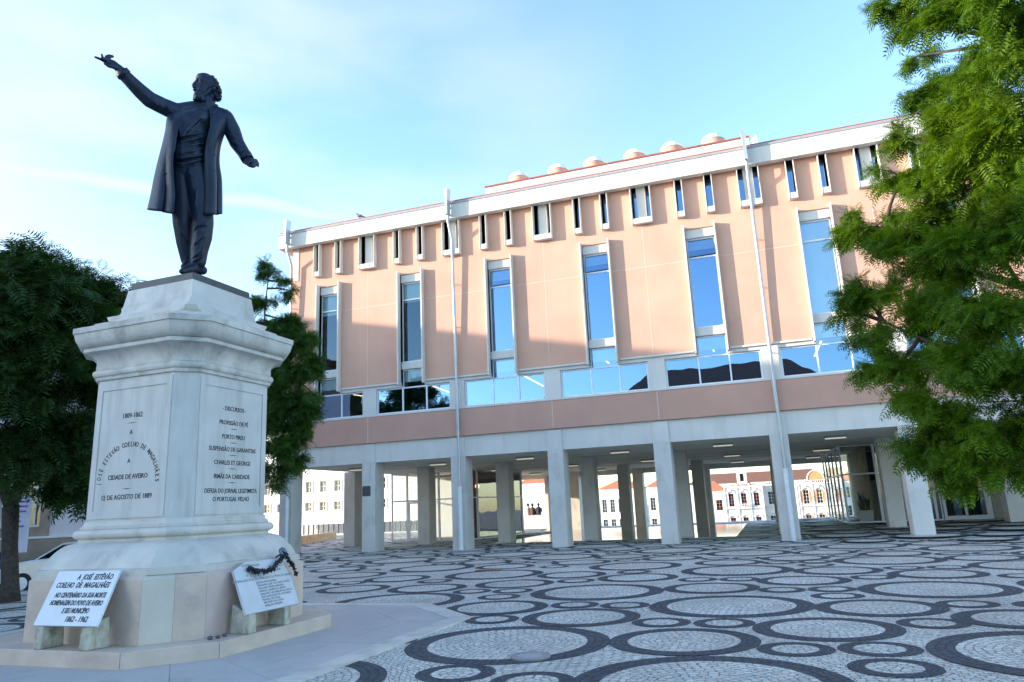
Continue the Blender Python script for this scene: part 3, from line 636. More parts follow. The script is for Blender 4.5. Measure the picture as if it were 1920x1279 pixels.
    o = fin(lp).build('lapel', M_bronze, t, smooth=True, angle=50); o.modifiers.new('b', 'SUBSURF').levels = 1
    bt = MB()
    for px, py, w in ((403, 232, .27), (403, 262, .29), (402, 290, .29), (402, 320, .30), (312, 300, .31), (309, 325, .33)): ell(bt, px, py, w, 2, 2, 2)
    fin(bt).build('button', M_bronze, t)
    # wide coat cuffs and collar
    for a_, b_, ra, rb in (((234, 142, .31), (227, 134, .335), 13.5, 13), ((459, 290, .14), (465, 300, .18), 13, 12.5)):
        cf = MB(); cf.tube([P(*a_), P(*b_)], [ra*SC, rb*SC], 18, cap=False)
        o = fin(cf).build('cuff', M_bronze, t, smooth=True, angle=60); s2 = o.modifiers.new('s', 'SOLIDIFY'); s2.thickness = .02
    cl = MB(); cl.tube([P(352, 207, .12), P(362, 200, .02), P(385, 196, -.16), P(405, 200, -.08), P(404, 208, .10), P(398, 216, .2)], [.03, .04, .045, .045, .04, .03], 10)
    fin(cl).build('collar', M_bronze, t, smooth=True, angle=80)
build_statue()

# ------------------------------------------------------------------ plaques leaning on the pedestal
def build_plaques():
    inv = Matrix.Rotation(MTH, 4, 'Z'); T = Matrix.Translation(MC) @ inv
    # left plaque: leans on the front face
    def plaque(corners_px, depths, name, label, lines, rest):
        pass
    # marble plaque with bold letters (front face, local -Y side)
    t = empty('marble_plaque', MC, MTH, 'white marble plaque with bold black lettering, leaning on the left side of the pedestal foot', 'plaque')
    
    xd = Vector((1, 0, 0)); w = 1.04; ud = Vector((-.10, .36, .60)).normalized(); h = .70
    bl = Vector((-.315, -1.86, .478))
    nn_ = xd.cross(ud).normalized()
    mb = MB(); mb.obox(bl-nn_*.03, xd*w, ud*h, nn_*.03); mb.build('slab', mat('bright_white_marble', (.66, .69, .72), .4, var=.05, vscale=4, stain=((.6, .62, .62), .4, (3, 3, 3))), t, bevel=.004)
    def tx(s, fx, fy, size, al='RIGHT', sx=.75):
        M = frame_M(bl+xd*w*fx+ud*h*fy+nn_*.001, xd, ud); text_mesh('inscription', s, size, M, M_letter, t, sx=sx, align=al, bold=.0025)
    tx('A  JOSÉ  ESTÊVÃO', .93, .83, .098); tx('COELHO  DE  MAGALHÃES', .93, .68, .098)
    tx('NO CENTENÁRIO DA SUA MORTE', .94, .50, .088, sx=.62); tx('HOMENAGEM DO POVO DE AVEIRO', .94, .36, .088, sx=.60); tx('E SEU MUNICÍPIO', .36, .22, .088, 'LEFT', .64)
    tx('1862 - 1962', .82, .07, .095, sx=.8)
    for i, x in enumerate((-.27, .477)):
        s = empty('support_stone', MC, MTH, ('left' if i == 0 else 'right')+' mossy stone block holding up the white plaque with bold letters', 'stone block', 'stone blocks under the plaques')
        m = MB(); m.rings([[(x, -1.87, .207), (x+.13, -1.87, .207), (x+.15, -1.58, .207), (x+.02, -1.58, .207)], [(x+.01, -1.865, .455), (x+.13, -1.865, .455), (x+.15, -1.60, .56), (x+.02, -1.60, .56)]])
        # notch for the slab is cut by its sloping top
        m.build('block', M_moss, s, bevel=.012)
    # right plaque, on the side face, tilted, with bronze garland
    t2 = empty('marble_plaque', MC, MTH, 'worn marble plaque with faint small lettering, leaning on the right side of the pedestal foot', 'plaque')
    xd = Vector((0, 1, 0)); ud = Vector((-.34, .0, .62)).normalized(); nn2 = xd.cross(ud).normalized()
    bl2 = Vector((1.85, -.662, .445)); w2 = 1.06; h2 = .70
    pts = [bl2, bl2+xd*w2, bl2+xd*(w2+.06)+ud*(h2*.55), bl2+xd*(w2-.02)+ud*h2, bl2+xd*.32+ud*h2, bl2+xd*.06+ud*(h2*.86)]
    m2 = MB(); m2.rings([[p-nn2*.04 for p in pts], pts]); m2.build('slab', mat('worn_white_marble', (.55, .57, .60), .5, var=.07, vscale=3, stain=((.5, .5, .5), .5, (3, 3, 2))), t2, bevel=.005)
    M_faint = mat('faded_lettering', (.25, .26, .28), .7, var=.3, vscale=30)
    def tx2(s, fx, fy, size, sx=.8, al='CENTER', rot=0):
        M = frame_M(bl2+xd*w2*fx+ud*h2*fy+nn2*.001, xd, ud) @ Matrix.Rotation(rot, 4, 'Z'); text_mesh('inscription', s, size, M, M_faint, t2, sx=sx, align=al)
    # the photo shows these lines only as unreadable small print: short neutral words of the same length
    for i, s in enumerate(('JOSÉ DA MAIA ROMÃO', 'FERNANDO JOSÉ DOS SANTOS LEITE', 'FELICIANO MARIA MARQUES', 'MANUEL HOMEM DE CAMPOS', 'FRANCISCO RODRIGUES DA GRAÇA', 'JOSÉ GONÇALVES DE CASTANHO', 'MANUEL DE SOUSA', 'ANTÓNIO DA COSTA', 'ANSELMO FERREIRA')):
        tx2(s, .36, .535-i*.058, .042, .95, 'LEFT')
    tx2('HOMENAGEM DOS SEUS AMIGOS E DO POVO DE AVEIRO', .53, .61, .046, 1.0)
    tx2('HOMENAGEM', .38, .90, .05, 1.1, rot=-.05); tx2('DE 1889', .82, .74, .05, 1.1); tx2('E DO POVO', .83, .82, .05, 1.1)
    for q, (fx, fy, ch) in enumerate([(.25+.03*i, .72-.05*math.sin(i/12*PI), c) for i, c in enumerate('O POVO DE AVEIRO')]):
        tx2(ch, fx, fy-.02, .05, 1., 'CENTER', rot=(-.5+q/15)*.6)
    for i, y in enumerate((-.62, .08)):
        s = empty('support_stone', MC, MTH, ('near' if i == 0 else 'far')+' mossy stone block holding up the worn plaque with the garland', 'stone block', 'stone blocks under the plaques')
        m = MB(); m.rings([[(1.86, y, .207), (1.86, y+.14, .207), (1.56, y+.14, .207), (1.56, y, .207)], [(1.855, y+.01, .43), (1.855, y+.14, .43), (1.58, y+.14, .56), (1.58, y, .56)]]); m.build('block', M_moss, s, bevel=.012)
    # garland
    g = empty('bronze_garland', MC, MTH, 'dark leaf garland hanging from a round rosette over the worn plaque', 'garland')
    gm = MB(); rr = random.Random(5)
    def onp(fx, fy, off): return bl2+xd*w2*fx+ud*h2*fy+nn2*off
    def chain(pts_, n_, size):
        for k in range(n_):
            s = k/(n_-1)*(len(pts_)-1); i = min(int(s), len(pts_)-2); f = s-i; p = pts_[i].lerp(pts_[i+1], f)
            for q in range(5):
                a = rr.uniform(0, 2*PI); d = Vector((rr.uniform(-.4, 1), rr.uniform(-1, 1), rr.uniform(-1, 1))).normalized()*size*rr.uniform(.6, 1.1); sd_ = d.cross(Vector((rr.uniform(-1, 1), rr.uniform(-1, 1), 1))).normalized()*size*.38
                nn3 = d.cross(sd_).normalized()*size*.14
                gm.rings([[p-sd_*.4, p+nn3, p+sd_*.4, p-nn3], [p+d*.5-sd_, p+d*.5+nn3*1.5, p+d*.5+sd_, p+d*.5-nn3], [p+d-sd_*.1, p+d+nn3*.2, p+d+sd_*.1, p+d-nn3*.2]])
    chain([onp(.28, .84, .03), onp(.36, .76, .05), onp(.52, .72, .06), onp(.68, .75, .06), onp(.82, .86, .06), onp(.95, .97, .06), onp(1.02, 1.05, .06)], 34, .058)
    chain([onp(1.05, 1.03, .05), onp(1.07, .92, .05), onp(1.10, .78, .05), onp(1.12, .58, .04)], 18, .05)
    gm.build('leaves', mat('garland_bronze', (.012, .016, .022), .5, var=.3, vscale=20), g)
    rs = MB(); c = onp(1.03, 1.08, .05)
    ux, uy = xd, ud
    for r_, hgt in ((.055, .0), (.05, .02), (.03, .032), (.012, .045)):
        pass
    rs.rings([[c+(ux*math.cos(a)+uy*math.sin(a))*r_+nn2*h_ for a in np.linspace(0, 2*PI, 17)[:-1]] for r_, h_ in ((.075, -.01), (.075, .015), (.055, .028), (.045, .018), (.03, .02), (.02, .045), (.006, .05))])
    rs.build('rosette', mat('weathered_rosette', (.16, .21, .24), .45, metal=.4, var=.2, vscale=30), g, smooth=True, angle=40)
    gp = MB(); gp.tube([c-nn2*.01, c-nn2*.35], .012, 8); gp.build('pin', M_bronze, g)
    # rubble on the step
    for i, (x, y, s_) in enumerate(((1.62, -1.02, .035), (1.66, -.93, .028), (1.60, -.88, .022), (1.64, -.80, .03))):
        q = MB(); q.sphere((0, 0, s_*.7), s_, 6, 4, (1.3, 1, .7)); o = q.build('stone_chip', mat('grey_chip', (.10, .11, .12), .9, var=.3)); o.location = T @ Vector((x, y, .205))
        tag(o, ['first', 'second', 'third', 'fourth'][i]+' from the left of the small dark stone chips on the pedestal step', 'stone', 'stone chips on the step')
build_plaques()

# ------------------------------------------------------------------ the pink building
NB = 9
ZF = 14.68
def build_building():
    b = empty('arcade_building', (K(0), D, 0), 0, 'long pink and white modern building raised on an arcade of square white pillars', 'building')
    off = Vector((K(0), D, 0))
    def bd(mb, name, m, par=None, **kw):
        mb.v = [(p[0]-off.x, p[1]-off.y, p[2]-off.z) for p in mb.v]
        return mb.build(name, m, par or b, **kw)
    XL, XR = K(-.04), K(NB)+.3; YB = 50.2
    # columns
    def col(k, y0, w=.66, dp=.85, k0=.15):
        m = MB(); x1 = K(k)+.02; x0 = x1-w; z0 = gz(x1, y0)
        m.box(x0, x1, y0, y0+dp, z0-.05, 3.90); return bd(m, 'pillar', [mat('pillar_stone', (.60, .57, .53), .7, var=.07, vscale=.7, bump=.1, bscale=30, stain=((.34, .30, .25), .6, (1.6, 1.6, .9)))], bevel=.01)
    for k in range(0, NB+1): col(k, D)
    for k in range(0, NB+1): col(k, 34.75)
    for k in range(2, 6):
        if k in (3, 4): col(k, 44.1)
        col(k, 49.3)
    # front beam with the pillars running up through it, slightly recessed between them
    m = MB(); m.box(XL, XR, D+.07, D+.5, 3.88, 4.762); bd(m, 'front_beam', M_conc)
    for k in range(0, NB+1): bd(MB().box(K(k)+.02-.64, K(k)+.0, D-.003, D+.07, 3.901, 4.70), 'beam_pilaster', M_conc)
    m = MB(); m.box(XL+.02, XR, D+.501, YB, 3.885, 4.4); bd(m, 'soffit', M_soff)
    m = MB()
    for y in (34.72, 38.2, 41.0, 44.1, 47.2): m.box(XL+.2, XR-.2, y, y+.012, 3.876, 3.8845)
    for k in range(1, NB): m.box(K(k)-.33, K(k)-.318, D+.6, YB-.1, 3.872, 3.8755)
    bd(m, 'soffit_joint', mat('soffit_groove', (.36, .33, .28), .9))
    m = MB(); m.box(XL+.02, XR, YB-.3, YB, 3.55, 3.884); bd(m, 'rear_beam', M_conc)
    # pink band
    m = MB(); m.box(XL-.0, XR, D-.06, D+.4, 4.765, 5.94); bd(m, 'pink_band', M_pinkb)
    for k in range(0, NB): bd(MB().box(K(k+.93)-.012, K(k+.93)+.012, D-.066, D-.0601, 4.78, 5.93), 'render_joint', mat('joint_mortar', (.70, .55, .47), .8, var=.1))
    m = MB(); m.box(XL, XR, D-.085, D+.10, 5.943, 6.02); bd(m, 'sill', M_conc)
    # white layer carrying the strip windows, z 6.02..7.42
    holes = []
    for k in range(0, NB): 
        holes.append((K(k+.025), K(k+.865), 6.03, 7.185)); holes.append((K(k+.325), K(k+.59), 6.03, 7.5))
    m = MB(); wall_holes(m, XL, XR, 6.021, 7.40, holes, D-.04, .32); bd(m, 'white_wall_band', M_conc)
    # pink wall above with slots
    holes = []
    for k in range(0, NB):
        holes.append((K(k+.325), K(k+.59), 7.3, 12.5))
        for a, bb_ in ((.28, .34), (.555, .615), (.855, 1.035)): holes.append((K(k+a), K(k+bb_), 13.1, 15.2))
    holes.append((K(-.02), K(.045), 13.1, 15.2))
    m = MB(); wall_holes(m, XL, XR, 7.402, 15.0, holes, D-.10, .42); bd(m, 'pink_wall', M_pink)
    for k in range(0, NB):
        m = MB(); m.box(K(k+.93)-.009, K(k+.93)+.009, D-.104, D-.1001, 7.42, 13.05)
        m.box(K(k+.615), K(k+.93)-.01, D-.104, D-.1001, 11.16, 11.176); m.box(K(k+.93)+.01, K(k+1.30), D-.104, D-.1001, 11.16, 11.176)
        bd(m, 'render_joint', MATS['joint_mortar'])
    # white lip under the pink panels
    for k in range(0, NB): bd(MB().box(K(k+.612), K(k+1.30), D-.135, D-.0401, 7.33, 7.401), 'drip_edge', M_conc)
    e = .27; ft = .10
    for k in range(0, NB):
        GL = M_glass2 if k < 2 else M_glass3 if k == 5 else M_glass
        # tall window: surround fins, header, sill, frame, panes, blinds
        w = MB()
        xa, xb = K(k+.325), K(k+.59)
        w.box(xa-.065, xa, D-.10-e, D+.22, 7.24, 12.60); w.box(xb, xb+.065, D-.10-e, D+.22, 7.24, 12.60)
        w.box(xa+.001, xb-.001, D-.03, D+.2, 12.12, 12.50); w.box(xa+.001, xb-.001, D-.05, D+.2, 7.98, 8.32)
        win = bd(w, 'tall_window', M_conc, bevel=.006)
        def sub(mb, name, m_): 
            mb.v = [(p[0]-off.x, p[1]-off.y, p[2]-off.z) for p in mb.v]; return mb.build(name, m_, win)
        yg = D+.12
        f = MB(); ff = .055
        for z0, z1 in ((8.325, 11.30), (11.30, 12.118), (7.19, 7.978)):
            f.box(xa+.002, xa+ff, yg-.03, yg+.03, z0, z1); f.box(xb-ff, xb-.002, yg-.03, yg+.03, z0, z1)
        f.box(xa+ff, xb-ff, yg-.031, yg+.031, 8.325, 8.38); f.box(xa+ff, xb-ff, yg-.031, yg+.031, 11.26, 11.33); f.box(xa+ff, xb-ff, yg-.031, yg+.031, 12.06, 12.118); f.box(xa+ff, xb-ff, yg-.031, yg+.031, 7.92, 7.978)
        sub(f, 'frame', M_alu)
        g = MB(); g.face([(xa+.05, yg, 8.38), (xb-.05, yg, 8.38), (xb-.05, yg, 11.26), (xa+.05, yg, 11.26)]); sub(g, 'pane', GL)
        g = MB()
        if k in (1, 5, 0, 7): g.face([(xa+.05, yg, 11.33), (xb-.05, yg, 11.33), (xb-.05, yg, 12.06), (xa+.05, yg, 12.06)])
        else: g.face([(xa+.05, yg-.10, 11.35), (xb-.05, yg-.10, 11.35), (xb-.05, yg+.0, 12.05), (xa+.05, yg+.0, 12.05)])   # tilted-open top light
        sub(g, 'top_pane', GL)
        g = MB(); g.face([(xa+.05, yg, 7.19), (xb-.05, yg, 7.19), (xb-.05, yg, 7.92), (xa+.05, yg, 7.92)]); sub(g, 'lower_pane', GL)
        drop = [1.0, .9, .5, .45, .45, 2.85, .9, .5, .7][k]
        g = MB(); g.box(xa+.02, xb-.02, yg+.08, yg+.085, 12.1-drop if k != 5 else 8.4, 12.1); g.box(xa+.02, xb-.02, yg+.08, yg+.085, 7.42, 7.97); sub(g, 'blind', M_blind)
        # strip window
        s = MB(); sa, sb = K(k+.025), K(k+.865); ys = D+.10
        for x in (sa+.002, xa-.03, xb+.0, sb-.062): s.box(x, x+.06, ys-.035, ys+.035, 6.032, 7.18)
        for a, c_ in ((sa+.06, xa-.03), (xa+.03, xb), (xb+.06, sb-.062)):
            s.box(a, c_, ys-.034, ys+.034, 6.032, 6.085); s.box(a, c_, ys-.034, ys+.034, 7.12, 7.18)
        sw = bd(s, 'strip_window', M_alu)
        for a, c_, zt in ((sa+.06, xa-.03, 7.12), (xa+.03, xb, 7.12), (xb+.06, sb-.062, 7.12)):
            g = MB(); g.face([(a, ys, 6.085), (c_, ys, 6.085), (c_, ys, zt), (a, ys, zt)]); g.v = [(p[0]-off.x, p[1]-off.y, p[2]) for p in g.v]; g.build('pane', M_glass, sw)
        # high slit windows
        def slit(name, a, c_, panes):
            q = MB(); th = .05 if name == 'slit_window' else .06
            zt = 15.1
            q.box(a-.034, a, D-.10-e, D+.2, 13.02, zt); q.box(c_, c_+.034, D-.10-e, D+.2, 13.02, zt)
            q.box(a+.001, c_-.001, D-.10-e+.02, D+.2, 13.02, 13.26)
            if len(panes) == 2: q.box(panes[0][1], panes[1][0], D-.11, D+.2, 13.262, zt)
            o = bd(q, name, M_conc, bevel=.005)
            for (p0, p1) in panes:
                g = MB(); g.face([(p0, D+.16, 13.27), (p1, D+.16, 13.27), (p1, D+.16, zt), (p0, D+.16, zt)]); g.v = [(p[0]-off.x, p[1]-off.y, p[2]) for p in g.v]; g.build('pane', M_glass, o)
                g = MB(); g.box(p0, p1, D+.11, D+.158, 13.262, 13.31); g.v = [(p[0]-off.x, p[1]-off.y, p[2]) for p in g.v]; g.build('frame', M_alu, o)
        slit('slit_window', K(k+.28), K(k+.34), [(K(k+.28), K(k+.34))]); slit('slit_window', K(k+.555), K(k+.615), [(K(k+.555), K(k+.615))])
        a, c_ = K(k+.855), K(k+1.035); slit('double_slit_window', a, c_, [(a, a+.20), (c_-.20, c_)])
    # fascia
    m = MB(); m.box(XL-.55, XR+.3, D-.54, D-.24, ZF, 15.36); m.box(XL-.55, XL-.25, D-.239, YB+.4, ZF, 15.36); m.box(XL-.249, XR+.3, D-.239, D+1.5, 15.0, 15.30)
    m.box(XL-.25, XL-.05, D-.239, YB, 14.75, 14.99); bd(m, 'fascia', M_conc)
    m = MB(); m.box(XL-.25, XR, D-.238, D-.105, ZF+.06, 14.99); bd(m, 'fascia_soffit', M_conc)
    m = MB(); m.box(XL-.57, XR+.3, D-.57, D-.3, 15.363, 15.44); m.box(XL-.57, XR+.3, D-.50, D-.32, 15.443, 15.50); bd(m, 'roof_edge_flashing', [mat('lead_flashing', (.30, .30, .31), .5, var=.15, vscale=6)])
    m = MB(); m.box(XL-.55, XR+.3, D-.46, D-.36, 15.503, 15.57); bd(m, 'roof_edge_strip', M_red)
    # roof, back wall, side walls, inner slabs and partitions
    m = MB(); m.box(XL, XR, D+.2, YB, 15.302, 15.36); bd(m, 'roof', mat('roof_felt', (.3, .28, .27), .9))
    m = MB(); m.box(XL+.002, XL+.3, D+.34, YB, 4.42, 15.29); m.box(XR-.3, XR, D+.34, YB, 4.42, 15.29); m.box(XL+.31, XR-.31, YB-.3, YB, 4.42, 15.29); bd(m, 'outer_wall', M_pink)
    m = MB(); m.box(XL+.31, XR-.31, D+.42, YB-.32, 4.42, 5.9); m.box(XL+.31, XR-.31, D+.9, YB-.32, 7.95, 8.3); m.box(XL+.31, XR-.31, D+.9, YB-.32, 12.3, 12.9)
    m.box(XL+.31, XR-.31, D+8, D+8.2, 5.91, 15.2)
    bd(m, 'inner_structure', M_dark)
    # setback parapet and skylights on the roof
    xa, xb = K(2.28), K(5.0); zp = ray_at(1200, 294, Y=D+.6).z-.07
    m = MB(); m.box(xa, xb, D+.6, D+.9, 15.37, zp); m.box(xa, xa+.3, D+.91, D+9, 15.37, zp); m.box(xb-.3, xb, D+.91, D+9, 15.37, zp); m.box(xa+.31, xb-.31, D+.91, D+9, 15.9, 16.1)
    m.box(xa-.45, xa-.02, D+.8, D+5, 15.37, 16.0); bd(m, 'setback_parapet', M_conc)
    m = MB(); m.box(xa-.03, xb+.03, D+.56, D+.94, zp+.003, zp+.07); bd(m, 'parapet_flashing', M_red)
    for i in range(6):
        px = (972, 1045, 1113, 1190, 1262, 1341)[i]; y = D+2.6; p = ray_at(px, 300, Y=y); x = p.x; r = .50
        c = MB(); z0, z1 = 16.1, 17.50
        c.rings([[(x+r*math.cos(a), y+r*math.sin(a), z) for a in np.linspace(0, 2*PI, 29)[:-1]] for z in (z0, z1)])
        o = bd(c, 'skylight_drum', M_pink, smooth=True, angle=40)
        c = MB(); c.rings([[(x+r_*math.cos(a), y+r_*math.sin(a), z) for a in np.linspace(0, 2*PI, 29)[:-1]] for r_, z in ((.53, z1+.003), (.53, z1+.04), (.50, z1+.13), (.42, z1+.24), (.27, z1+.33), (.05, z1+.37))])
        c.v = [(p[0]-off.x, p[1]-off.y, p[2]) for p in c.v]; c.build('skylight_dome', mat('acrylic_dome', (.80, .80, .78), .35), o, smooth=True, angle=60)
    # downpipes with deep spouts at the head
    for i, k in enumerate((-.0, 1.935, 4.93)):
        x = K(k)+(-.06 if i == 0 else .0)
        if i == 1: x = ray_at(846, 430, Y=D-.4).x
        if i == 2: x = ray_at(1405, 350, Y=D-.4).x
        m = MB()
        yf = D-.54
        # flared head, deep front to back
        m.rings([[(x-.055, yf-.40, 14.75), (x+.055, yf-.40, 14.75), (x+.055, yf-.06, 14.75), (x-.055, yf-.06, 14.75)], [(x-.06, yf-.42, 15.5), (x+.06, yf-.42, 15.5), (x+.06, yf-.06, 15.5), (x-.06, yf-.06, 15.5)], [(x-.11, yf-.46, 16.0), (x+.11, yf-.46, 16.0), (x+.11, yf-.06, 16.0), (x-.11, yf-.06, 16.0)]])
        m.tube([(x, yf-.2, 14.76), (x, yf-.2, 14.45), (x+.0, D-.35, 13.75), (x, D-.35, 13.2), (x, D-.26, 9), (x, D-.20, 2.55)], .065, 12)
        o = bd(m, 'downpipe', M_pipe, smooth=True, angle=40)
        m = MB(); m.tube([(x, D-.20, 2.60), (x, D-.20, 2.56)], .10, 14); m.tube([(x, D-.20, 2.57), (x, D-.20, .0)], .088, 14); m.v = [(p[0]-off.x, p[1]-off.y, p[2]) for p in m.v]; m.build('pipe_sleeve', M_pipew, o, smooth=True, angle=40)
        m = MB(); m.box(x-.05, x+.05, yf-.07, yf+.01, 14.80, 14.87); m.box(x-.05, x+.05, yf-.07, yf+.01, 15.15, 15.22)
        for z in (11.6, 9.6, 7.0, 5.2): m.box(x-.02, x+.02, D-.24, D-.05, z, z+.035)
        m.v = [(p[0]-off.x, p[1]-off.y, p[2]) for p in m.v]; m.build('pipe_bracket', M_pipe, o)
    # small white pilaster strip left of the first slit, bronze sign on the first pillar
    m = MB(); m.box(K(-.02)-.3+.28, K(.045), D-.13, D+.2, 13.02, 15.05); bd(m, 'corner_panel', M_conc)
    m = MB(); m.box(K(1)-.60, K(1)-.20, D-.03, D-.001, 2.42, 2.86); bd(m, 'name_plate', mat('dark_plate', (.05, .07, .08), .35, metal=.3, var=.3, vscale=12), bevel=.004)
    # indoor strip lights seen through the strip windows
    m = MB()
    for (px, py, qx, qy) in ((662, 741, 690, 745), (811, 725, 843, 737), (972, 701, 1018, 725), (1140, 682, 1200, 728), (1337, 660, 1352, 697), (1538, 641, 1526, 669)):
        a = ray_at(px, py, z=7.7); c_ = ray_at(qx, qy, z=7.7); 
        if not (D+.3 < a.y < D+7.9): a = ray_at(px, py, Y=D+3.6)
        c_ = Vector((a.x, D+.9, a.z)) if c_.y > D+7 or c_.y < D+.2 else c_
        m.obox(a, c_-a, Vector((.07, 0, 0)), Vector((0, 0, .04)))
    bd(m, 'indoor_strip_light', M_strip)
    # glazed lobby on the left
    yg = 38.5
    def gwall(pts, z0, z1, rails, name='lobby_glazing'):
        f = MB(); g = MB()
        for (ax, ay), (bx, by) in zip(pts[:-1], pts[1:]):
            d = Vector((bx-ax, by-ay, 0)); L = d.length; d.normalize(); nn = Vector((d.y, -d.x, 0)); 
            o = Vector((ax, ay, z0)); t_ = .055
            f.obox(o-nn*.04, d*t_, nn*.08, Vector((0, 0, z1-z0)))
            f.obox(Vector((bx, by, z0))-d*t_-nn*.04, d*t_, nn*.08, Vector((0, 0, z1-z0)))
            for z in (z0, *rails, z1-.07): f.obox(Vector((ax, ay, z))-nn*.035+d*t_, d*(L-2*t_), nn*.07, Vector((0, 0, .07)))
            g.face([(ax, ay, z0), (bx, by, z0), (bx, by, z1), (ax, ay, z1)])
        o = bd(f, name, M_alu)
        g.v = [(p[0]-off.x, p[1]-off.y, p[2]) for p in g.v]; g.build('pane', M_clear, o)
    gwall([(-20.7, yg), (-19.7, yg), (-17.7, yg), (-16.5, yg), (-15.35, yg), (-14.9, 41), (-14.6, 44)], .02, 3.86, (2.25,))
    gwall([(-20.7, yg), (-20.7, 44)], .02, 3.86, (2.25,))
    m = MB(); m.box(-20.7, -14.6, 44.1, 44.3, .02, 3.87); m.box(-17.0, -16.2, 40.0, 44.0, .02, 3.8); bd(m, 'lobby_wall', mat('wood_panelling', (.16, .055, .03), .5, var=.3, vscale=3))
    m = MB(); m.box(-20.55, -17.8, 43.7, 44.05, .02, 3.8); bd(m, 'lobby_partition', M_white)
    m = MB(); m.box(-19.5, -18.5, yg-.03, yg-.005, .05, 2.2); 
    m = MB(); m.box(-19.62, -19.52, yg-.06, yg-.005, .03, 2.2); m.box(-18.62, -18.52, yg-.06, yg-.005, .03, 2.2); m.box(-19.52, -18.62, yg-.06, yg-.005, .03, .2); m.box(-19.52, -18.62, yg-.06, yg-.005, 2.1, 2.2); m.box(-19.4, -18.7, yg-.10, yg-.06, 1.0, 1.04); bd(m, 'glass_door', M_alu)
    m = MB(); m.sphere((-15.9, 39.9, 2.95), .12, 10, 8, (1, .5, 1.2)); bd(m, 'wall_sconce', mat('warm_lamp', (.9, .6, .3), .4, emis=(1, .45, .15), estr=1.2))
    # glazed stair lobby on the right
    gwall([(3.45, 49.5), (3.45, 47.3), (3.45, 45.1), (3.45, 42.9), (3.45, 40.7), (3.45, yg)], .22, 3.86, (2.45,), 'stair_glazing')
    gwall([(3.45, yg), (4.95, yg), (6.0, yg), (7.2, yg), (7.45, yg)], .22, 3.86, (2.45,), 'stair_glazing')
    m = MB(); m.box(4.75, 4.85, 40.4, 49, .2, 3.87); bd(m, 'stair_wall', mat('ochre_wall', (.36, .32, .22), .8, var=.08))
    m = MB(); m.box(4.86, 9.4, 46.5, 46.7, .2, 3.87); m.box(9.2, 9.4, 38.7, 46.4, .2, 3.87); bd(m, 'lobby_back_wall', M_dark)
    m = MB()
    for i in range(12): m.box(4.9, 7.2, 40.5+.3*i, 40.5+.3*(i+1), .2+.0, .2+.17*(i+1))
    bd(m, 'stair', mat('stair_stone', (.30, .28, .25), .7))
    # door and blank wall at the right
    m = MB(); m.box(7.46, 9.45, yg, yg+.1, 2.45, 3.86); m.box(9.46, 14, yg, yg+.15, .2, 3.87); bd(m, 'ground_floor_wall', mat('grey_plaster', (.40, .37, .33), .85, var=.07, vscale=.6))
    m = MB(); m.box(7.5, 7.62, yg, yg+.08, .22, 2.44); m.box(9.2, 9.44, yg, yg+.08, .22, 2.44); m.box(7.63, 9.19, yg, yg+.08, .22, .4); m.box(7.63, 9.19, yg, yg+.08, 2.3, 2.44); m.box(8.35, 8.45, yg, yg+.08, .41, 2.29); o = bd(m, 'side_door', M_alu)
    g = MB(); g.face([(7.62, yg+.05, .4), (9.2, yg+.05, .4), (9.2, yg+.05, 2.3), (7.62, yg+.05, 2.3)]); g.v = [(p[0]-off.x, p[1]-off.y, p[2]) for p in g.v]; g.build('pane', glass('door_glass', (.6, .7, .7), .05, (.15, .16, .15)), o)
    m = MB(); m.box(10.4, 16, 35.0, 35.3, .2, 3.87); bd(m, 'pink_ground_wall', M_pink)
    m = MB(); m.box(K(1.62), K(1.7), 49.2, 49.6, 0, 3.7); m.box(K(1.48), K(1.53), 48.8, 49.6, 0, 3.7); m.box(K(1.531), K(1.62), 49.2, 49.5, 3.3, 3.7); bd(m, 'rear_door_frame', M_white)
    # polished floor slab under the arcade
    f = MB(); f.box(K(1.9), K(4.45), 33.6, 50.0, -.02, .016); o = f.build('polished_floor', [mat('polished_stone_floor', (.45, .45, .44), .06, var=.06, vscale=1, spec=.9)]); tag(o, kind='structure')
    return b
build_building()

# ceiling lamps under the arcade
def build_lamps():
    first = None
    ords = ['first', 'second', 'third', 'fourth', 'fifth', 'sixth', 'seventh']
    rowsn = ['nearest the plaza', 'in the middle row', 'nearest the back opening']
    for bi, k in enumerate((.43, 1.43, 2.43, 3.43, 4.43, 5.43)):
        for ri, y in enumerate((31.9, 40.2, 47.6)):
            if first is None:
                t = empty('ceiling_light', (0, 0, 0)); m = MB(); m.box(-.42, .42, -.11, .11, -.07, 0); m.build('housing', mat('lamp_housing', (.35, .34, .30), .5), t)
                m = MB(); m.box(-.39, .39, -.09, .09, -.11, -.071); m.build('diffuser', M_lamp, t); first = t; o = t
            else:
                o = first.copy(); C.objects.link(o)
                for c in first.children: q = c.copy(); C.objects.link(q); q.parent = o
            o.location = (K(k)+.0, y, 3.872)
            tag(o, 'rectangular soffit light in the %s arcade bay from the left, %s' % (ords[bi], rowsn[ri]), 'ceiling light', 'ceiling lights under the arcade')
build_lamps()

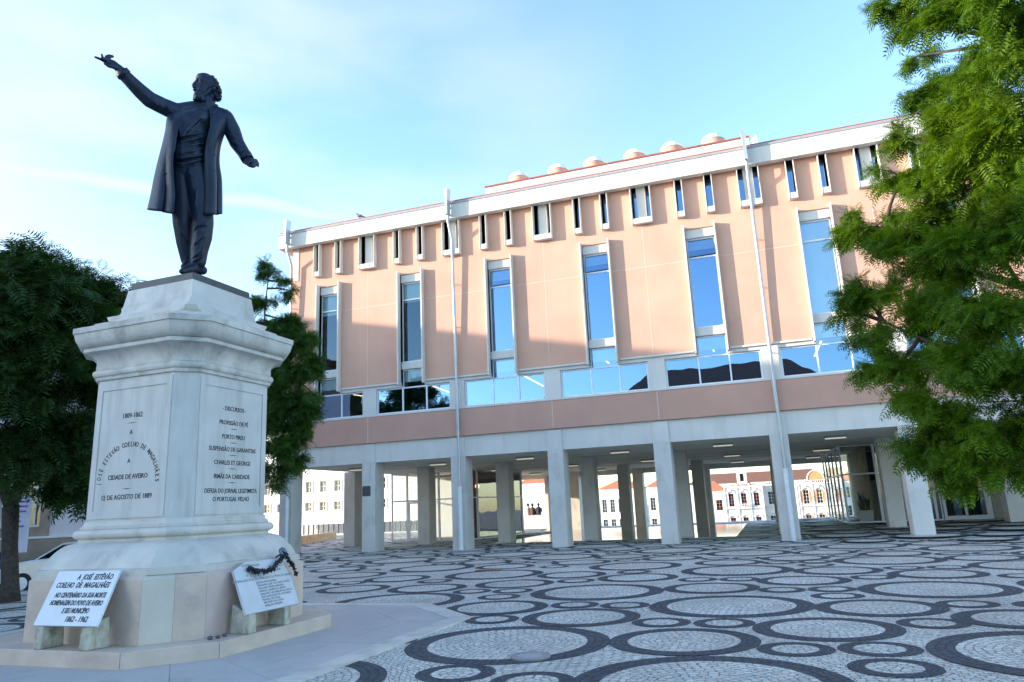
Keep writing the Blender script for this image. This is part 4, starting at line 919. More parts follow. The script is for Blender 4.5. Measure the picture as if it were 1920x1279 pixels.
# ------------------------------------------------------------------ trees
def leaf_mat(name, c1, c2, trans=.45):
    m = bpy.data.materials.new(name); m.use_nodes = True; t = m.node_tree; t.nodes.clear(); o = N(t, 'ShaderNodeOutputMaterial')
    g = N(t, 'ShaderNodeNewGeometry'); c = N(t, 'ShaderNodeTexCoord'); nz = N(t, 'ShaderNodeTexNoise'); nz.inputs['Scale'].default_value = 1.3; t.links.new(c.outputs['Object'], nz.inputs[0])
    a = N(t, 'ShaderNodeMath', operation='MULTIPLY_ADD'); a.inputs[1].default_value = .55; t.links.new(g.outputs['Random Per Island'], a.inputs[0]); t.links.new(nz.outputs[0], a.inputs[2])
    s = N(t, 'ShaderNodeMath', operation='SUBTRACT'); s.inputs[1].default_value = .28; s.use_clamp = True; t.links.new(a.outputs[0], s.inputs[0])
    mx = N(t, 'ShaderNodeMixRGB'); mx.inputs[1].default_value = (*c1, 1); mx.inputs[2].default_value = (*c2, 1); t.links.new(s.outputs[0], mx.inputs[0])
    d = N(t, 'ShaderNodeBsdfPrincipled'); d.inputs['Roughness'].default_value = .55; d.inputs['Specular IOR Level'].default_value = .25; t.links.new(mx.outputs[0], d.inputs['Base Color'])
    tr = N(t, 'ShaderNodeBsdfTranslucent'); hs = N(t, 'ShaderNodeMixRGB'); hs.blend_type = 'MULTIPLY'; hs.inputs[0].default_value = 1; hs.inputs[2].default_value = (1.7, 1.6, .5, 1)
    t.links.new(mx.outputs[0], hs.inputs[1]); t.links.new(hs.outputs[0], tr.inputs[0])
    ms = N(t, 'ShaderNodeMixShader'); ms.inputs[0].default_value = trans; t.links.new(d.outputs[0], ms.inputs[1]); t.links.new(tr.outputs[0], ms.inputs[2]); t.links.new(ms.outputs[0], o.inputs[0])
    return m
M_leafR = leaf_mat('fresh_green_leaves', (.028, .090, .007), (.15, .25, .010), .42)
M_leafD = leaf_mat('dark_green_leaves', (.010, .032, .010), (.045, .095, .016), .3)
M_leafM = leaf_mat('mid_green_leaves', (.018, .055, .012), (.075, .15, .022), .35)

def frond_arrays(pos, direc, length, npair, wid, lw):
    """pinnate leaves: one rachis with npair pairs of leaflets; returns vertex and face arrays"""
    n = len(pos); d = direc/np.linalg.norm(direc, axis=1, keepdims=True)
    rndv = rng.normal(size=(n, 3)); upv = np.array([0, 0, 1.])+.35*rndv
    s = np.cross(d, upv); s /= np.linalg.norm(s, axis=1, keepdims=True)+1e-9; u = np.cross(s, d)
    V = []; L = length[:, None]
    droop = rng.uniform(.1, .45, n)[:, None]
    def pt(t, lat, h): return pos+d*(t*L)+s*(lat*L)+u*(h*L)-np.array([0, 0, 1.])*(droop*t*t*L)
    quads = []
    for k in range(npair):
        t = .08+.88*k/npair; sz = wid*math.sin(PI*(.22+.72*k/npair))+.02; 
        for sg in (-1, 1):
            a = pt(t, 0, 0); b = pt(t+.03+lw, sg*sz*.55, -.03); c = pt(t+.11, sg*sz, -.07); e = pt(t+.05-lw, sg*sz*.5, -.02)
            quads.append((a, b, c, e))
    a = pt(0, -.006, 0); b = pt(0, .006, 0); c = pt(1, .003, 0); e = pt(1, -.003, 0); quads.append((a, b, c, e))
    Q = np.stack([np.stack(q, 1) for q in quads], 1)      # n, nq, 4, 3
    return Q.reshape(-1, 3)
def leaves_object(name, verts, m, parent, loc):
    nv = len(verts); nf = nv//4; me = bpy.data.meshes.new(name)
    me.vertices.add(nv); me.vertices.foreach_set('co', (verts-np.array(loc)).astype(np.float32).ravel())
    me.loops.add(nv); me.loops.foreach_set('vertex_index', np.arange(nv, dtype=np.int32))
    me.polygons.add(nf); me.polygons.foreach_set('loop_start', np.arange(0, nv, 4, dtype=np.int32)); me.polygons.foreach_set('loop_total', np.full(nf, 4, dtype=np.int32))
    me.materials.append(m); me.update(); me.validate()
    o = bpy.data.objects.new(name, me); C.objects.link(o); o.parent = parent; return o
def tree(name, label, base, trunk, limbs, clusters, leafm, flen, npair, group=None, wid=.34, lw=.022):
    """trunk: [(xyz, r)...]; limbs: list of such lists; clusters: (centre, radius, count, squash)"""
    t = empty(name, base, 0, label, 'tree', group); b = Vector(base)
    m = MB(); m.tube([Vector(p)-b for p, r in trunk], [r for p, r in trunk], 12); m.build('trunk', M_bark, t, smooth=True, angle=180)
    m = MB()
    for L in limbs: m.tube([Vector(p)-b for p, r in L], [r for p, r in L], 7)
    hub = Vector(trunk[-1][0])
    tips = [hub]
    for L in limbs:
        for i_ in range(len(L)-1):
            for f_ in (.15, .4, .65, .9): tips.append(Vector(L[i_][0]).lerp(Vector(L[i_+1][0]), f_))
        tips.append(Vector(L[-1][0]))
    pos = []; dr = []
    for c, r, cnt, sq in clusters:
        c = Vector(c); near = min(tips, key=lambda q: (q-c).length*float(rng.uniform(.8, 1.25)))
        mid = near.lerp(c, .5)+Vector((rng.normal(), rng.normal(), rng.normal()))*.06*r
        m.tube([near-b, mid-b, c-b], [.03, .022, .012], 5)
        ntw = max(3, int(6*r+3))
        # twigs inside the clump; fronds grow from twigs so the clump has layers and gaps
        tw = []
        for q in range(ntw):
            dd = rng.normal(size=3); dd[2] = dd[2]*.6+.1; dd /= np.linalg.norm(dd); e = np.array(c)+dd*r*np.array([1, 1, sq])*rng.uniform(.7, 1.0)
            m.tube([c-b, (c+Vector(e))/2-b+Vector((0, 0, .05*r)), Vector(e)-b], [.012, .008, .004], 4, cap=False); tw.append((np.array(c), e))
        per = cnt//ntw
        for (s_, e) in tw:
            f = rng.uniform(.25, 1.05, per)[:, None]; p = s_+(e-s_)*f+rng.normal(size=(per, 3))*r*.16*np.array([1, 1, .55])
            dv = (e-s_)/np.linalg.norm(e-s_)*.7+rng.normal(size=(per, 3))*.75; dv[:, 2] -= .18
            pos.append(p); dr.append(dv)
    m.build('limbs', M_bark, t, smooth=True, angle=180)
    pos = np.concatenate(pos); dr = np.concatenate(dr)
    V = frond_arrays(pos, dr, rng.uniform(flen*.65, flen*1.2, len(pos)), npair, wid, lw)
    leaves_object('foliage', V, leafm, t, base)
    return t
def at(px, py, dist):
    d = (fw+rt*((px-960)/FPX)-up*((py-639.5)/FPX)); h = math.hypot(d.x, d.y); return Vector((0, 0, CAM_H))+d*(dist/h)

# big tree at the right, trunk just outside the frame
TB = (6.6, 9.6, 0)
cl = []
spec = [ # px, py, dist, radius, count
 (1890, 10, 7.6, .5, 300), (1800, -10, 8.2, .40, 220), (1735, -5, 8.4, .28, 110), (1680, 12, 8.6, .22, 60), (1905, 110, 8.2, .5, 300), (1850, 130, 9.4, .42, 220), (1790, 150, 9.8, .34, 170), (1900, 250, 9., .55, 340),
 (1790, 235, 9.6, .5, 300), (1850, 330, 9.4, .6, 380), (1740, 290, 9.9, .5, 300), (1690, 330, 10.1, .38, 190), (1770, 380, 9.6, .5, 300), (1640, 425, 10.2, .35, 170), (1690, 450, 9.9, .45, 280),
 (1605, 425, 10.4, .25, 80), (1760, 480, 9.6, .55, 380), (1860, 450, 9.0, .7, 460), (1650, 555, 10., .42, 240), (1610, 545, 10.2, .30, 120), (1700, 590, 9.6, .5, 330), (1780, 580, 9.2, .6, 420),
 (1870, 590, 8.8, .7, 520), (1640, 620, 10., .32, 140), (1690, 680, 9.6, .42, 240), (1650, 690, 9.9, .28, 110), (1760, 690, 9.2, .55, 380), (1850, 700, 8.9, .6, 460), (1920, 680, 8.6, .6, 380), (1740, 770, 9.2, .42, 240),
 (1810, 790, 9.0, .5, 360), (1890, 800, 8.8, .5, 360), (1780, 850, 9.1, .36, 200), (1850, 855, 9.0, .36, 220), (1810, 890, 9.1, .25, 90), (1900, 870, 8.8, .3, 130), (1740, 850, 9.3, .22, 70), (1720, 740, 9.6, .25, 90),
 (1960, 200, 9.2, .8, 300), (1980, 400, 9.2, .8, 340), (1990, 560, 9., .8, 340), (1960, 760, 8.8, .6, 260), (1960, 20, 8, .8, 260), (2080, 100, 9.5, 1., 300), (2100, 400, 9.5, 1., 300), (2050, -160, 9, 1., 300), (1900, -140, 8.8, .8, 260), (2150, 650, 9.5, .9, 240),
 (1870, 430, 9.6, .7, 420), (1850, 260, 9.8, .6, 330), (1905, 340, 9.6, .7, 380), (1830, 190, 9.9, .4, 200), (1800, 420, 9.9, .45, 260), (1870, 180, 9.2, .5, 260), (1810, 520, 9.8, .5, 300), (1660, 25, 8.6, .22, 70), (1720, 45, 8.6, .24, 80), (1770, 40, 8.4, .3, 120), (1730, 180, 9.9, .3, 130), (1700, 260, 10, .28, 110), (1600, 440, 10.4, .25, 90), (1580, 405, 10.4, .16, 40), (1595, 590, 10.2, .22, 70), (1630, 470, 10.2, .28, 110), (1740, 340, 9.9, .4, 200), (1720, 830, 9.3, .25, 90), (1720, 105, 9.9, .22, 70), (1745, 215, 9.9, .28, 90)]
for px, py, ds, r, c in spec: cl.append((at(px, py, ds), r, int(c*(1.5 if py > 380 else 1.5)), .6))
tr = [((6.6, 9.6, 0), .22), ((6.55, 9.6, .8), .18), ((6.4, 9.65, 1.8), .16), ((6.2, 9.7, 2.6), .15)]
h = Vector((6.2, 9.7, 2.6))
def limb(p0, p1, p2, r0_, r1_): return [(tuple(p0), r0_), (tuple(Vector(p0).lerp(Vector(p1), .5)), r0_*.85), (tuple(p1), (r0_+r1_)/2), (tuple(p2), r1_)]
limbs = [limb(h, at(2000, 690, 9.2), at(1820, 690, 9.2), .10, .03), limb(h, at(2000, 560, 9.3), at(1790, 500, 9.5), .10, .03), limb(h, at(2000, 400, 9.4), at(1820, 300, 9.5), .11, .03),
         limb(h, at(2060, 200, 9.2), at(1900, 60, 8.6), .10, .03), limb(h, at(1960, 800, 9.), at(1820, 800, 9.1), .07, .02), limb(at(1790, 500, 9.5), at(1720, 460, 9.8), at(1650, 440, 10.1), .03, .012), limb(at(1820, 690, 9.2), at(1740, 640, 9.5), at(1650, 600, 10), .03, .012)]
tree('leafy_tree', 'large bright green feathery tree filling the right edge of the photo', TB, tr, limbs, cl, M_leafR, .20, 7, wid=.36, lw=.05)
# dark tree at the left
cl = []
spec = [(30, 500, 1.0, 20), (90, 530, 1.3, 21), (10, 560, 1.4, 20), (150, 560, 1.2, 21), (60, 590, 1.6, 20), (120, 610, 1.5, 20), (185, 590, .8, 20.5), (20, 650, 1.6, 20), (90, 670, 1.7, 20), (150, 670, 1.3, 21), (40, 740, 1.6, 20), (120, 740, 1.3, 21), (175, 700, 1.0, 20.5),
 (10, 820, 1.4, 20), (70, 820, 1.2, 20), (130, 810, .9, 20.5), (170, 790, .9, 20), (150, 850, .7, 20), (130, 915, .55, 20), (155, 930, .45, 20), (20, 870, .8, 20), (-60, 600, 1.8, 20), (-60, 750, 1.8, 20), (215, 640, 1., 22), (240, 700, 1., 22), (30, 545, 1.2, 19), (75, 550, .9, 19.5), (165, 880, .5, 20),
 (250, 760, 1.2, 22), (300, 720, 1.2, 22.5), (230, 850, 1.2, 21), (45, 485, .35, 20), (100, 510, .45, 20), (135, 525, .4, 20.4), (200, 560, .4, 20.4)]
for px, py, r, ds in spec: cl.append((at(px, py, ds), r, int(120*r*r+120), .75))
b0 = at(20, 1090, 21.3); b0 = (b0.x, b0.y, 0)
B0 = Vector(b0); fk = at(20, 950, 21.3)
tr = [(tuple(B0), .25), (tuple(B0+Vector((0, 0, .35))), .185), (tuple(B0.lerp(fk, .6)), .165), (tuple(fk), .18)]
limbs = [limb(fk, at(50, 885, 21), at(110, 760, 20.8), .15, .08), limb(fk, at(-8, 880, 21), at(-30, 740, 20.6), .14, .08), limb(at(110, 760, 20.8), at(130, 680, 20.8), at(140, 600, 20.8), .08, .04), limb(at(50, 885, 21), at(50, 760, 20.5), at(50, 620, 20.3), .12, .04), limb(at(50, 885, 21), at(120, 860, 20.5), at(150, 850, 20.2), .06, .03)]
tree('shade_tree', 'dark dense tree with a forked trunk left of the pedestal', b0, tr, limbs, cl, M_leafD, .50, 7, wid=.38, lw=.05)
for (bx, by, hh, lb) in ((-27.5, 4, 13.2, 'broad street tree outside the frame to the left, nearer the camera'), (-36, 1, 12.8, 'broad street tree outside the frame to the left, farther away'), (-31.5, 9, 12.5, 'broad street tree outside the frame to the left, beside the arched building')):
    cl2 = [((bx+rr_*math.cos(a_), by+rr_*math.sin(a_), z_), r_, 230, .8) for z_, rr_, r_, n_ in ((hh-1.6, .8, 1.6, 3), (hh-3.4, 2.6, 1.8, 6), (hh-5.6, 2.9, 1.9, 6)) for a_ in [2*PI*q/n_+z_ for q in range(n_)]]
    tree('street_tree', lb, (bx, by, 0), [((bx, by, 0), .4), ((bx, by, 2), .3), ((bx+.1, by, 5), .25)], [limb((bx+.1, by, 5), (bx+1, by+.6, 7), (bx+2, by+1, 8), .15, .05), limb((bx+.1, by, 5), (bx-1, by-.3, 7), (bx-2, by-.6, 8), .15, .05)], cl2, M_leafD, .8, 6, wid=.4, lw=.07)
# tree behind the monument on the right, with a lone sprig on top
cl = []
spec = [(545, 610, .35, 18), (580, 700, .35, 17.7), (545, 770, .5, 17.8), (500, 660, .5, 18.2), (505, 720, .5, 18.2), (550, 830, .4, 17.8), (520, 900, .25, 18), (520, 620, .5, 19), (555, 640, .5, 18), (540, 690, .55, 18), (575, 680, .35, 17.6), (520, 740, .6, 18), (560, 750, .5, 17.8), (590, 740, .25, 17.5), (530, 800, .55, 18), (570, 800, .35, 17.8), (520, 850, .45, 18), (545, 860, .4, 18), (510, 880, .3, 18), (505, 510, .22, 18.3), (525, 530, .2, 18.2), (500, 565, .28, 18.4), (487, 575, .25, 18.3), (545, 545, .16, 18), (575, 640, .2, 17.6), (495, 600, .3, 18.5), (470, 690, .9, 19), (440, 760, 1.0, 19), (490, 790, .6, 18.5), (225, 590, .2, 19), (535, 600, .3, 18), (505, 495, .15, 18.3), (580, 770, .25, 17.6)]
for px, py, r, ds in spec: cl.append((at(px, py, ds), r, int(1500*r*r+(90 if r > .3 else 25)), .8))
b1 = at(450, 1000, 19); b1 = (b1.x, b1.y, 0); B1 = Vector(b1); fk = at(470, 820, 19)
tr = [(b1, .2), (tuple(B1.lerp(fk, .5)), .15), (tuple(fk), .13)]
limbs = [limb(fk, at(500, 760, 18.6), at(530, 690, 18.2), .08, .03), limb(fk, at(480, 700, 18.6), at(494, 640, 18.4), .06, .025), limb(at(494, 640, 18.4), at(497, 580, 18.3), at(503, 520, 18.3), .025, .012), limb(fk, at(500, 830, 18.5), at(530, 840, 18.2), .05, .02)]
tree('slender_tree', 'green tree with a thin sprig on top, behind the right side of the pedestal', b1, tr, limbs, cl, M_leafM, .26, 7, wid=.38, lw=.05)

# ------------------------------------------------------------------ buildings round the square
def simple_house(name, label, x, y, w, dp, z0, h, roofh, wallm, roofm, wins, rz=0, cat='building', trim=None, overhang=.35, gable=False, group=None):
    """wins: list of (cx, cz, w, h, arched, frame colour material); front faces local -Y"""
    t = empty(name, (x, y, z0), rz, label, cat, group)
    holes = [(c-ww/2, c+ww/2, z-hh/2, z+hh/2) for c, z, ww, hh, ar, fm in wins]
    m = MB(); wall_holes(m, 0, w, 0, h, holes, 0, .35); m.box(0, .35, .351, dp-.31, 0, h); m.box(w-.35, w, .351, dp-.31, 0, h); m.box(0, w, dp-.3, dp, 0, h)
    m.build('wall', wallm, t)
    r = MB()
    o = overhang
    if gable: r.rings([[(-o, -o, h+.002), (w+o, -o, h+.002), (w+o, dp+o, h+.002), (-o, dp+o, h+.002)], [(-o, dp*.5-.02, h+roofh), (w+o, dp*.5-.02, h+roofh), (w+o, dp*.5+.02, h+roofh), (-o, dp*.5+.02, h+roofh)]])
    else:
        q = min(dp/2, w/2)*.95
        r.rings([[(-o, -o, h+.002), (w+o, -o, h+.002), (w+o, dp+o, h+.002), (-o, dp+o, h+.002)], [(-o, -o, h+.1), (w+o, -o, h+.1), (w+o, dp+o, h+.1), (-o, dp+o, h+.1)], [(q, dp*.5-.02, h+roofh), (w-q, dp*.5-.02, h+roofh), (w-q, dp*.5+.02, h+roofh), (q, dp*.5+.02, h+roofh)]])
    if roofh > 0: r.build('roof', roofm, t)
    for c, z, ww, hh, ar, fm in wins:
        f = MB(); a, b_ = c-ww/2, c+ww/2; z0_, z1_ = z-hh/2, z+hh/2; q = .09
        # surround standing proud
        f.box(a-q*1.6, a, -.06, .02, z0_-q, z1_+q); f.box(b_, b_+q*1.6, -.06, .02, z0_-q, z1_+q); f.box(a, b_, -.06, .02, z0_-q*1.4, z0_); f.box(a, b_, -.06, .02, z1_, z1_+q*1.4)
        wn = f.build('window', trim or wallm, t)
        f = MB(); 
        for x_ in (a, c-.03, b_-.06): f.box(x_, x_+.06, .1, .16, z0_, z1_)
        n_ = max(2, int(hh/.7))
        for i in range(n_+1): f.box(a, b_, .105, .155, z0_+(hh-.05)*i/n_, z0_+(hh-.05)*i/n_+.05)
        f.build('frame', fm, wn)
        f = MB(); f.face([(a, .14, z0_), (b_, .14, z0_), (b_, .14, z1_), (a, .14, z1_)]); f.build('pane', M_farglass, wn)
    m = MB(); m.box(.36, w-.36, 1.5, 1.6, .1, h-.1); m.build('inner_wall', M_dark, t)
    return t
M_farglass = glass('house_glass', (.6, .68, .72), .07, (.35, .38, .4))
M_frame = mat('white_joinery', (.75, .75, .73), .6)
M_redframe = mat('pink_joinery', (.55, .22, .22), .6)

# convent-like building left, facing the square: rendered wall, brown stone base and arched windows
def left_building():
    x, y = -46, 13.3; ang = math.atan2(.317, .948); L = 24.3
    t = empty('arched_window_building', (x, y, 0), ang, 'pale pink building with brown stone base and tall arched windows, behind the dark tree', 'building')
    Minv = (Matrix.Translation((x, y, 0)) @ Matrix.Rotation(ang, 4, 'Z')).inverted()
    Mf = Minv.inverted(); yy = (Mf @ Vector((0, 0, 0)))
    def local(px, py):   # where a view ray meets the front wall plane
        n_ = Mf.to_3x3() @ Vector((0, -1, 0)); d = fw+rt*((px-960)/FPX)-up*((py-639.5)/FPX); o = Vector((0, 0, CAM_H)); tt = (Vector((x, y, 0))-o).dot(n_)/d.dot(n_); return Minv @ (o+d*tt)
    M_lw = mat('pale_pink_render', (.62, .55, .57), .85, var=.06, vscale=.6, bump=.1)
    M_br = mat('brown_stone', (.30, .22, .17), .8, var=.15, vscale=2, bump=.3)
    wins = []
    a = local(40, 1000); b_ = local(64, 1000); a2 = local(110, 990)
    z0 = local(50, 998).z
    c1 = local(36, 950).x; ww = 1.75
    p2 = local(120, 950).x
    pitch = (p2+.9)-c1
    cs = [c1+pitch*i for i in range(-5, 5) if 1.2 < c1+pitch*i < L-1.2]
    H = 10.2
    m = MB(); wall_holes(m, 0, L, -.5, H, [(c-ww/2, c+ww/2, 1.6, 5.6) for c in cs], 0, .6); m.box(0, L, 10.6, 11, -.5, H); m.box(0, .5, .61, 10.5, 0, H); m.box(L-.5, L, .61, 10.5, 0, H); m.build('wall', M_lw, t)
    m = MB(); m.box(-.1, L+.1, -.18, -.001, -.5, 1.28); m.build('stone_base', M_br, t, bevel=.02)
    m = MB(); m.box(-.1, L+.1, -.2, -.001, 1.285, 1.36); m.build('base_ledge', M_white, t)
    r = MB(); r.rings([[(-.5, -.5, H), (L+.5, -.5, H), (L+.5, 11.5, H), (-.5, 11.5, H)], [(-.5, -.5, H+.25), (L+.5, -.5, H+.25), (L+.5, 11.5, H+.25), (-.5, 11.5, H+.25)], [(5, 5.4, H+.9), (L-5, 5.4, H+.9), (L-5, 5.6, H+.9), (5, 5.6, H+.9)]]); r.build('roof', M_tiled, t)
    for c in cs:
        f = MB(); n_ = 16; ro, ri = ww/2+.32, ww/2-.02; zs = 4.7
        outer = [(c-ro, 1.45)]+[(c-ro*math.cos(PI*i/n_), zs+ro*math.sin(PI*i/n_)) for i in range(n_+1)]+[(c+ro, 1.45)]
        inner = [(c-ri, 1.7)]+[(c-ri*math.cos(PI*i/n_), zs+ri*math.sin(PI*i/n_)) for i in range(n_+1)]+[(c+ri, 1.7)]
        for i in range(len(outer)-1):
            A, B_, C_, D_ = outer[i], outer[i+1], inner[i+1], inner[i]
            f.rings([[(p[0], -.07, p[1]) for p in (A, B_, C_, D_)], [(p[0], .2, p[1]) for p in (A, B_, C_, D_)]])
        f.box(c-ro, c+ro, -.08, .2, 1.36, 1.69)
        w = f.build('window_surround', M_br, t)
        f = MB()
        for xx in (c-ri, c-.04, c+ri-.09, c-ri/2-.02, c+ri/2-.02): f.box(xx, xx+.07, .25, .32, 1.7, 5.5)
        for z in (1.7, 2.55, 3.4, 4.2, 4.9): f.box(c-ri, c+ri, .252, .318, z, z+.08)
        f.build('frame', M_frame, w)
        f = MB(); f.face([(c-ri, .3, 1.7), (c+ri, .3, 1.7), (c+ri, .3, 5.6), (c-ri, .3, 5.6)]); f.build('pane', M_farglass, w)
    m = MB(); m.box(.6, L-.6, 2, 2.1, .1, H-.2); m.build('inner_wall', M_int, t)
left_building()

# tall block outside the frame on the left: it shades the square
def block(name, label, x0, x1, y0, y1, h, wallm, roofh=0):
    t = empty(name, (x0, y0, 0), 0, label, 'building')
    m = MB(); m.box(0, x1-x0, 0, y1-y0, 0, h); m.build('wall', wallm, t)
    if roofh:
        w, d = x1-x0, y1-y0; r = MB(); r.rings([[(-.4, -.4, h+.002), (w+.4, -.4, h+.002), (w+.4, d+.4, h+.002), (-.4, d+.4, h+.002)], [(w*.3, d*.5-.1, h+roofh), (w*.7, d*.5-.1, h+roofh), (w*.7, d*.5+.1, h+roofh), (w*.3, d*.5+.1, h+roofh)]]); r.build('roof', M_tiled, t)
    fr = MB(); pn = MB()
    n_ = int((y1-y0)/3.2)
    for i in range(n_):
        for fl in range(int(h/4)):
            yy = 1.6+i*3.2; zz = 1.2+fl*4
            pn.box(x1-x0+.002, x1-x0+.03, yy-.5, yy+.5, zz, zz+2); fr.box(x1-x0+.001, x1-x0+.05, yy-.65, yy-.5, zz-.1, zz+2.1); fr.box(x1-x0+.001, x1-x0+.05, yy+.5, yy+.65, zz-.1, zz+2.1)
    pn.build('panes', M_farglass, t); fr.build('frames', M_frame, t)
    return t
block('town_house', 'tall pale house west of the square, beyond the left edge of the photo', -64, -50, -11, 21, 17.3, M_white)
block('town_house', 'lower pale house shaped to let low sun past, beyond the left edge of the photo', -64, -50, -42, -11.3, 15.6, M_white)  # unseen; its height is set so sunlight reaches the right tree's upper crown
def behind():
    t = empty('town_hall', (-17, -34, 0), 0, 'old stone hall with a tiled roof facing the arcade building across the square', 'building')
    m = MB(); m.box(0, 26, 0, 10, 0, 12.0); m.build('wall', mat('old_plaster', (.5, .45, .38), .85, var=.1, vscale=.5), t)
    r = MB(); r.rings([[(-.6, -.6, 12.0), (26.6, -.6, 12.0), (26.6, 10.6, 12.0), (-.6, 10.6, 12.0)], [(5, 4.9, 16.9), (21, 4.9, 16.9), (21, 5.1, 16.9), (5, 5.1, 16.9)]]); r.build('roof', M_tiled, t)
    f = MB()
    for i in range(7):
        for z in (1.5, 6.2): f.box(.6+i*3.6, 2+i*3.6, 10.001, 10.06, z, z+2.6)
    f.build('windows', M_farglass, t)
behind()

def wl(xs, zs, w, h, fm): return [(x, z, w, h, False, fm) for x in xs for z in zs]
def bgd(px0, px1, ytop, Y, base=-7):
    a = ray_at(px0, ytop, Y=Y); b_ = ray_at(px1, ytop, Y=Y); return a.x, b_.x-a.x, (a.z+b_.z)/2-base
# white modern block seen through the left end
x, w, h = bgd(470, 668, 872, 62, 0)
wins = []
for zz, hh in ((4.5, 1.05), (2.62, .8)):
    for cx in np.arange(1.5, w+6, 1.62): wins.append((cx, zz, .72, hh, False, M_frame))
wins = [q for q in wins if q[0] < w+5]
simple_house('white_office_block', 'sunlit white office block with small windows, seen under the left end of the arcade', x-6, 62, w+13, 12, -.01, h+4.5, 0, mat('bright_white_render', (.80, .79, .76), .85, var=.03, vscale=.4), M_tile, [(c+6-1, z, a, b2, ar, fm) for c, z, a, b2, ar, fm in wins])
# low white wall with slats in front of it
t = empty('slatted_screen', (-42, 58.5, 0), 0, 'low white wall with a row of dark slats in front of the white office block', 'fence')
m = MB(); m.box(0, 19, 0, .3, 0, .06); m.box(0, 19, 0, .3, .95, 2.05); m.build('wall', MATS['bright_white_render'], t)
m = MB()
for i in range(36): m.box(.3+i*.52, .37+i*.52, .05, .25, .061, .949)
m.build('slats', mat('grey_slats', (.20, .21, .22), .6), t)
m = MB(); m.box(0, 19, 1.2, 1.3, .05, 2.0); m.build('backing', M_white, t)
# low stone planter
p0 = ray_at(552, 1024, z=0); p1 = ray_at(631, 1010, z=0)
d = (p1-p0); d.z = 0; d.normalize(); nn = Vector((-d.y, d.x, 0))
m = MB(); a = p0-d*6; m.obox(a, d*((p1-p0).length+6), nn*.5, Vector((0, 0, .50))); o = m.build('stone_bench', mat('weathered_stone', (.42, .33, .20), .9, var=.25, vscale=4, bump=.5, bscale=20, stain=((.2, .15, .08), .6, (2, 2, 5))), bevel=.03)
tag(o, 'low weathered stone wall seat seen between the arcade pillars at the left', 'bench')

def faraway(name, label, px0, px1, ytop, Y, cols, rows_, ww, hh, wallm, roofh, roofm, fm, trim=None, gap=3.2, top=1.9):
    x, w, h = bgd(px0, px1, ytop, Y)
    xs = [w*(i+.5)/cols for i in range(cols)]; zs = [h-top-gap*i for i in range(rows_)]
    return simple_house(name, label, x, Y, w, 10, -7, h, roofh, wallm, roofm, wl(xs, zs, ww, hh, fm), trim=trim)
M_w2 = mat('white_far_render', (.78, .76, .72), .85, var=.03, vscale=.2)
faraway('white_house', 'plain white house with a red tiled roof, behind the seated people', 975, 1040, 905, 150, 3, 2, 1.0, 1.9, M_w2, 2.6, M_tile, M_frame, gap=5.5, top=6)
faraway('pale_blue_house', 'narrow pale house left of the yellow-tinted rear pillar', 1063, 1092, 897, 200, 2, 3, 1.1, 1.9, mat('pale_blue_render', (.60, .66, .74), .85), .8, M_tile, M_frame, gap=3.6)
faraway('orange_roof_house', 'wide white house with a bright orange tiled roof and two rows of slim windows', 1124, 1200, 916, 190, 5, 2, 1.2, 3.3, M_w2, 2.6, M_tile, M_frame, gap=5.0, top=4.3)
faraway('tiled_roof_house', 'white house with an orange tiled roof and a balcony window, behind the second inner pillar', 1214, 1262, 912, 190, 3, 2, 1.3, 3.2, M_w2, 2.4, M_tile, M_frame, gap=5.2, top=4.3)
faraway('small_orange_house', 'narrow cream house under an orange roof, touching the ornate white house', 1318, 1356, 921, 188, 2, 2, 1.5, 2.5, mat('cream_render', (.72, .66, .55), .85), 2.6, M_tile, M_redframe, gap=5.2, top=3.4)
faraway('dark_roof_house', 'long house with dark red roofs rising behind the ornate facades', 1290, 1560, 903, 225, 9, 1, 1.2, 1.8, M_w2, 3.0, M_tiled, M_frame, gap=4)

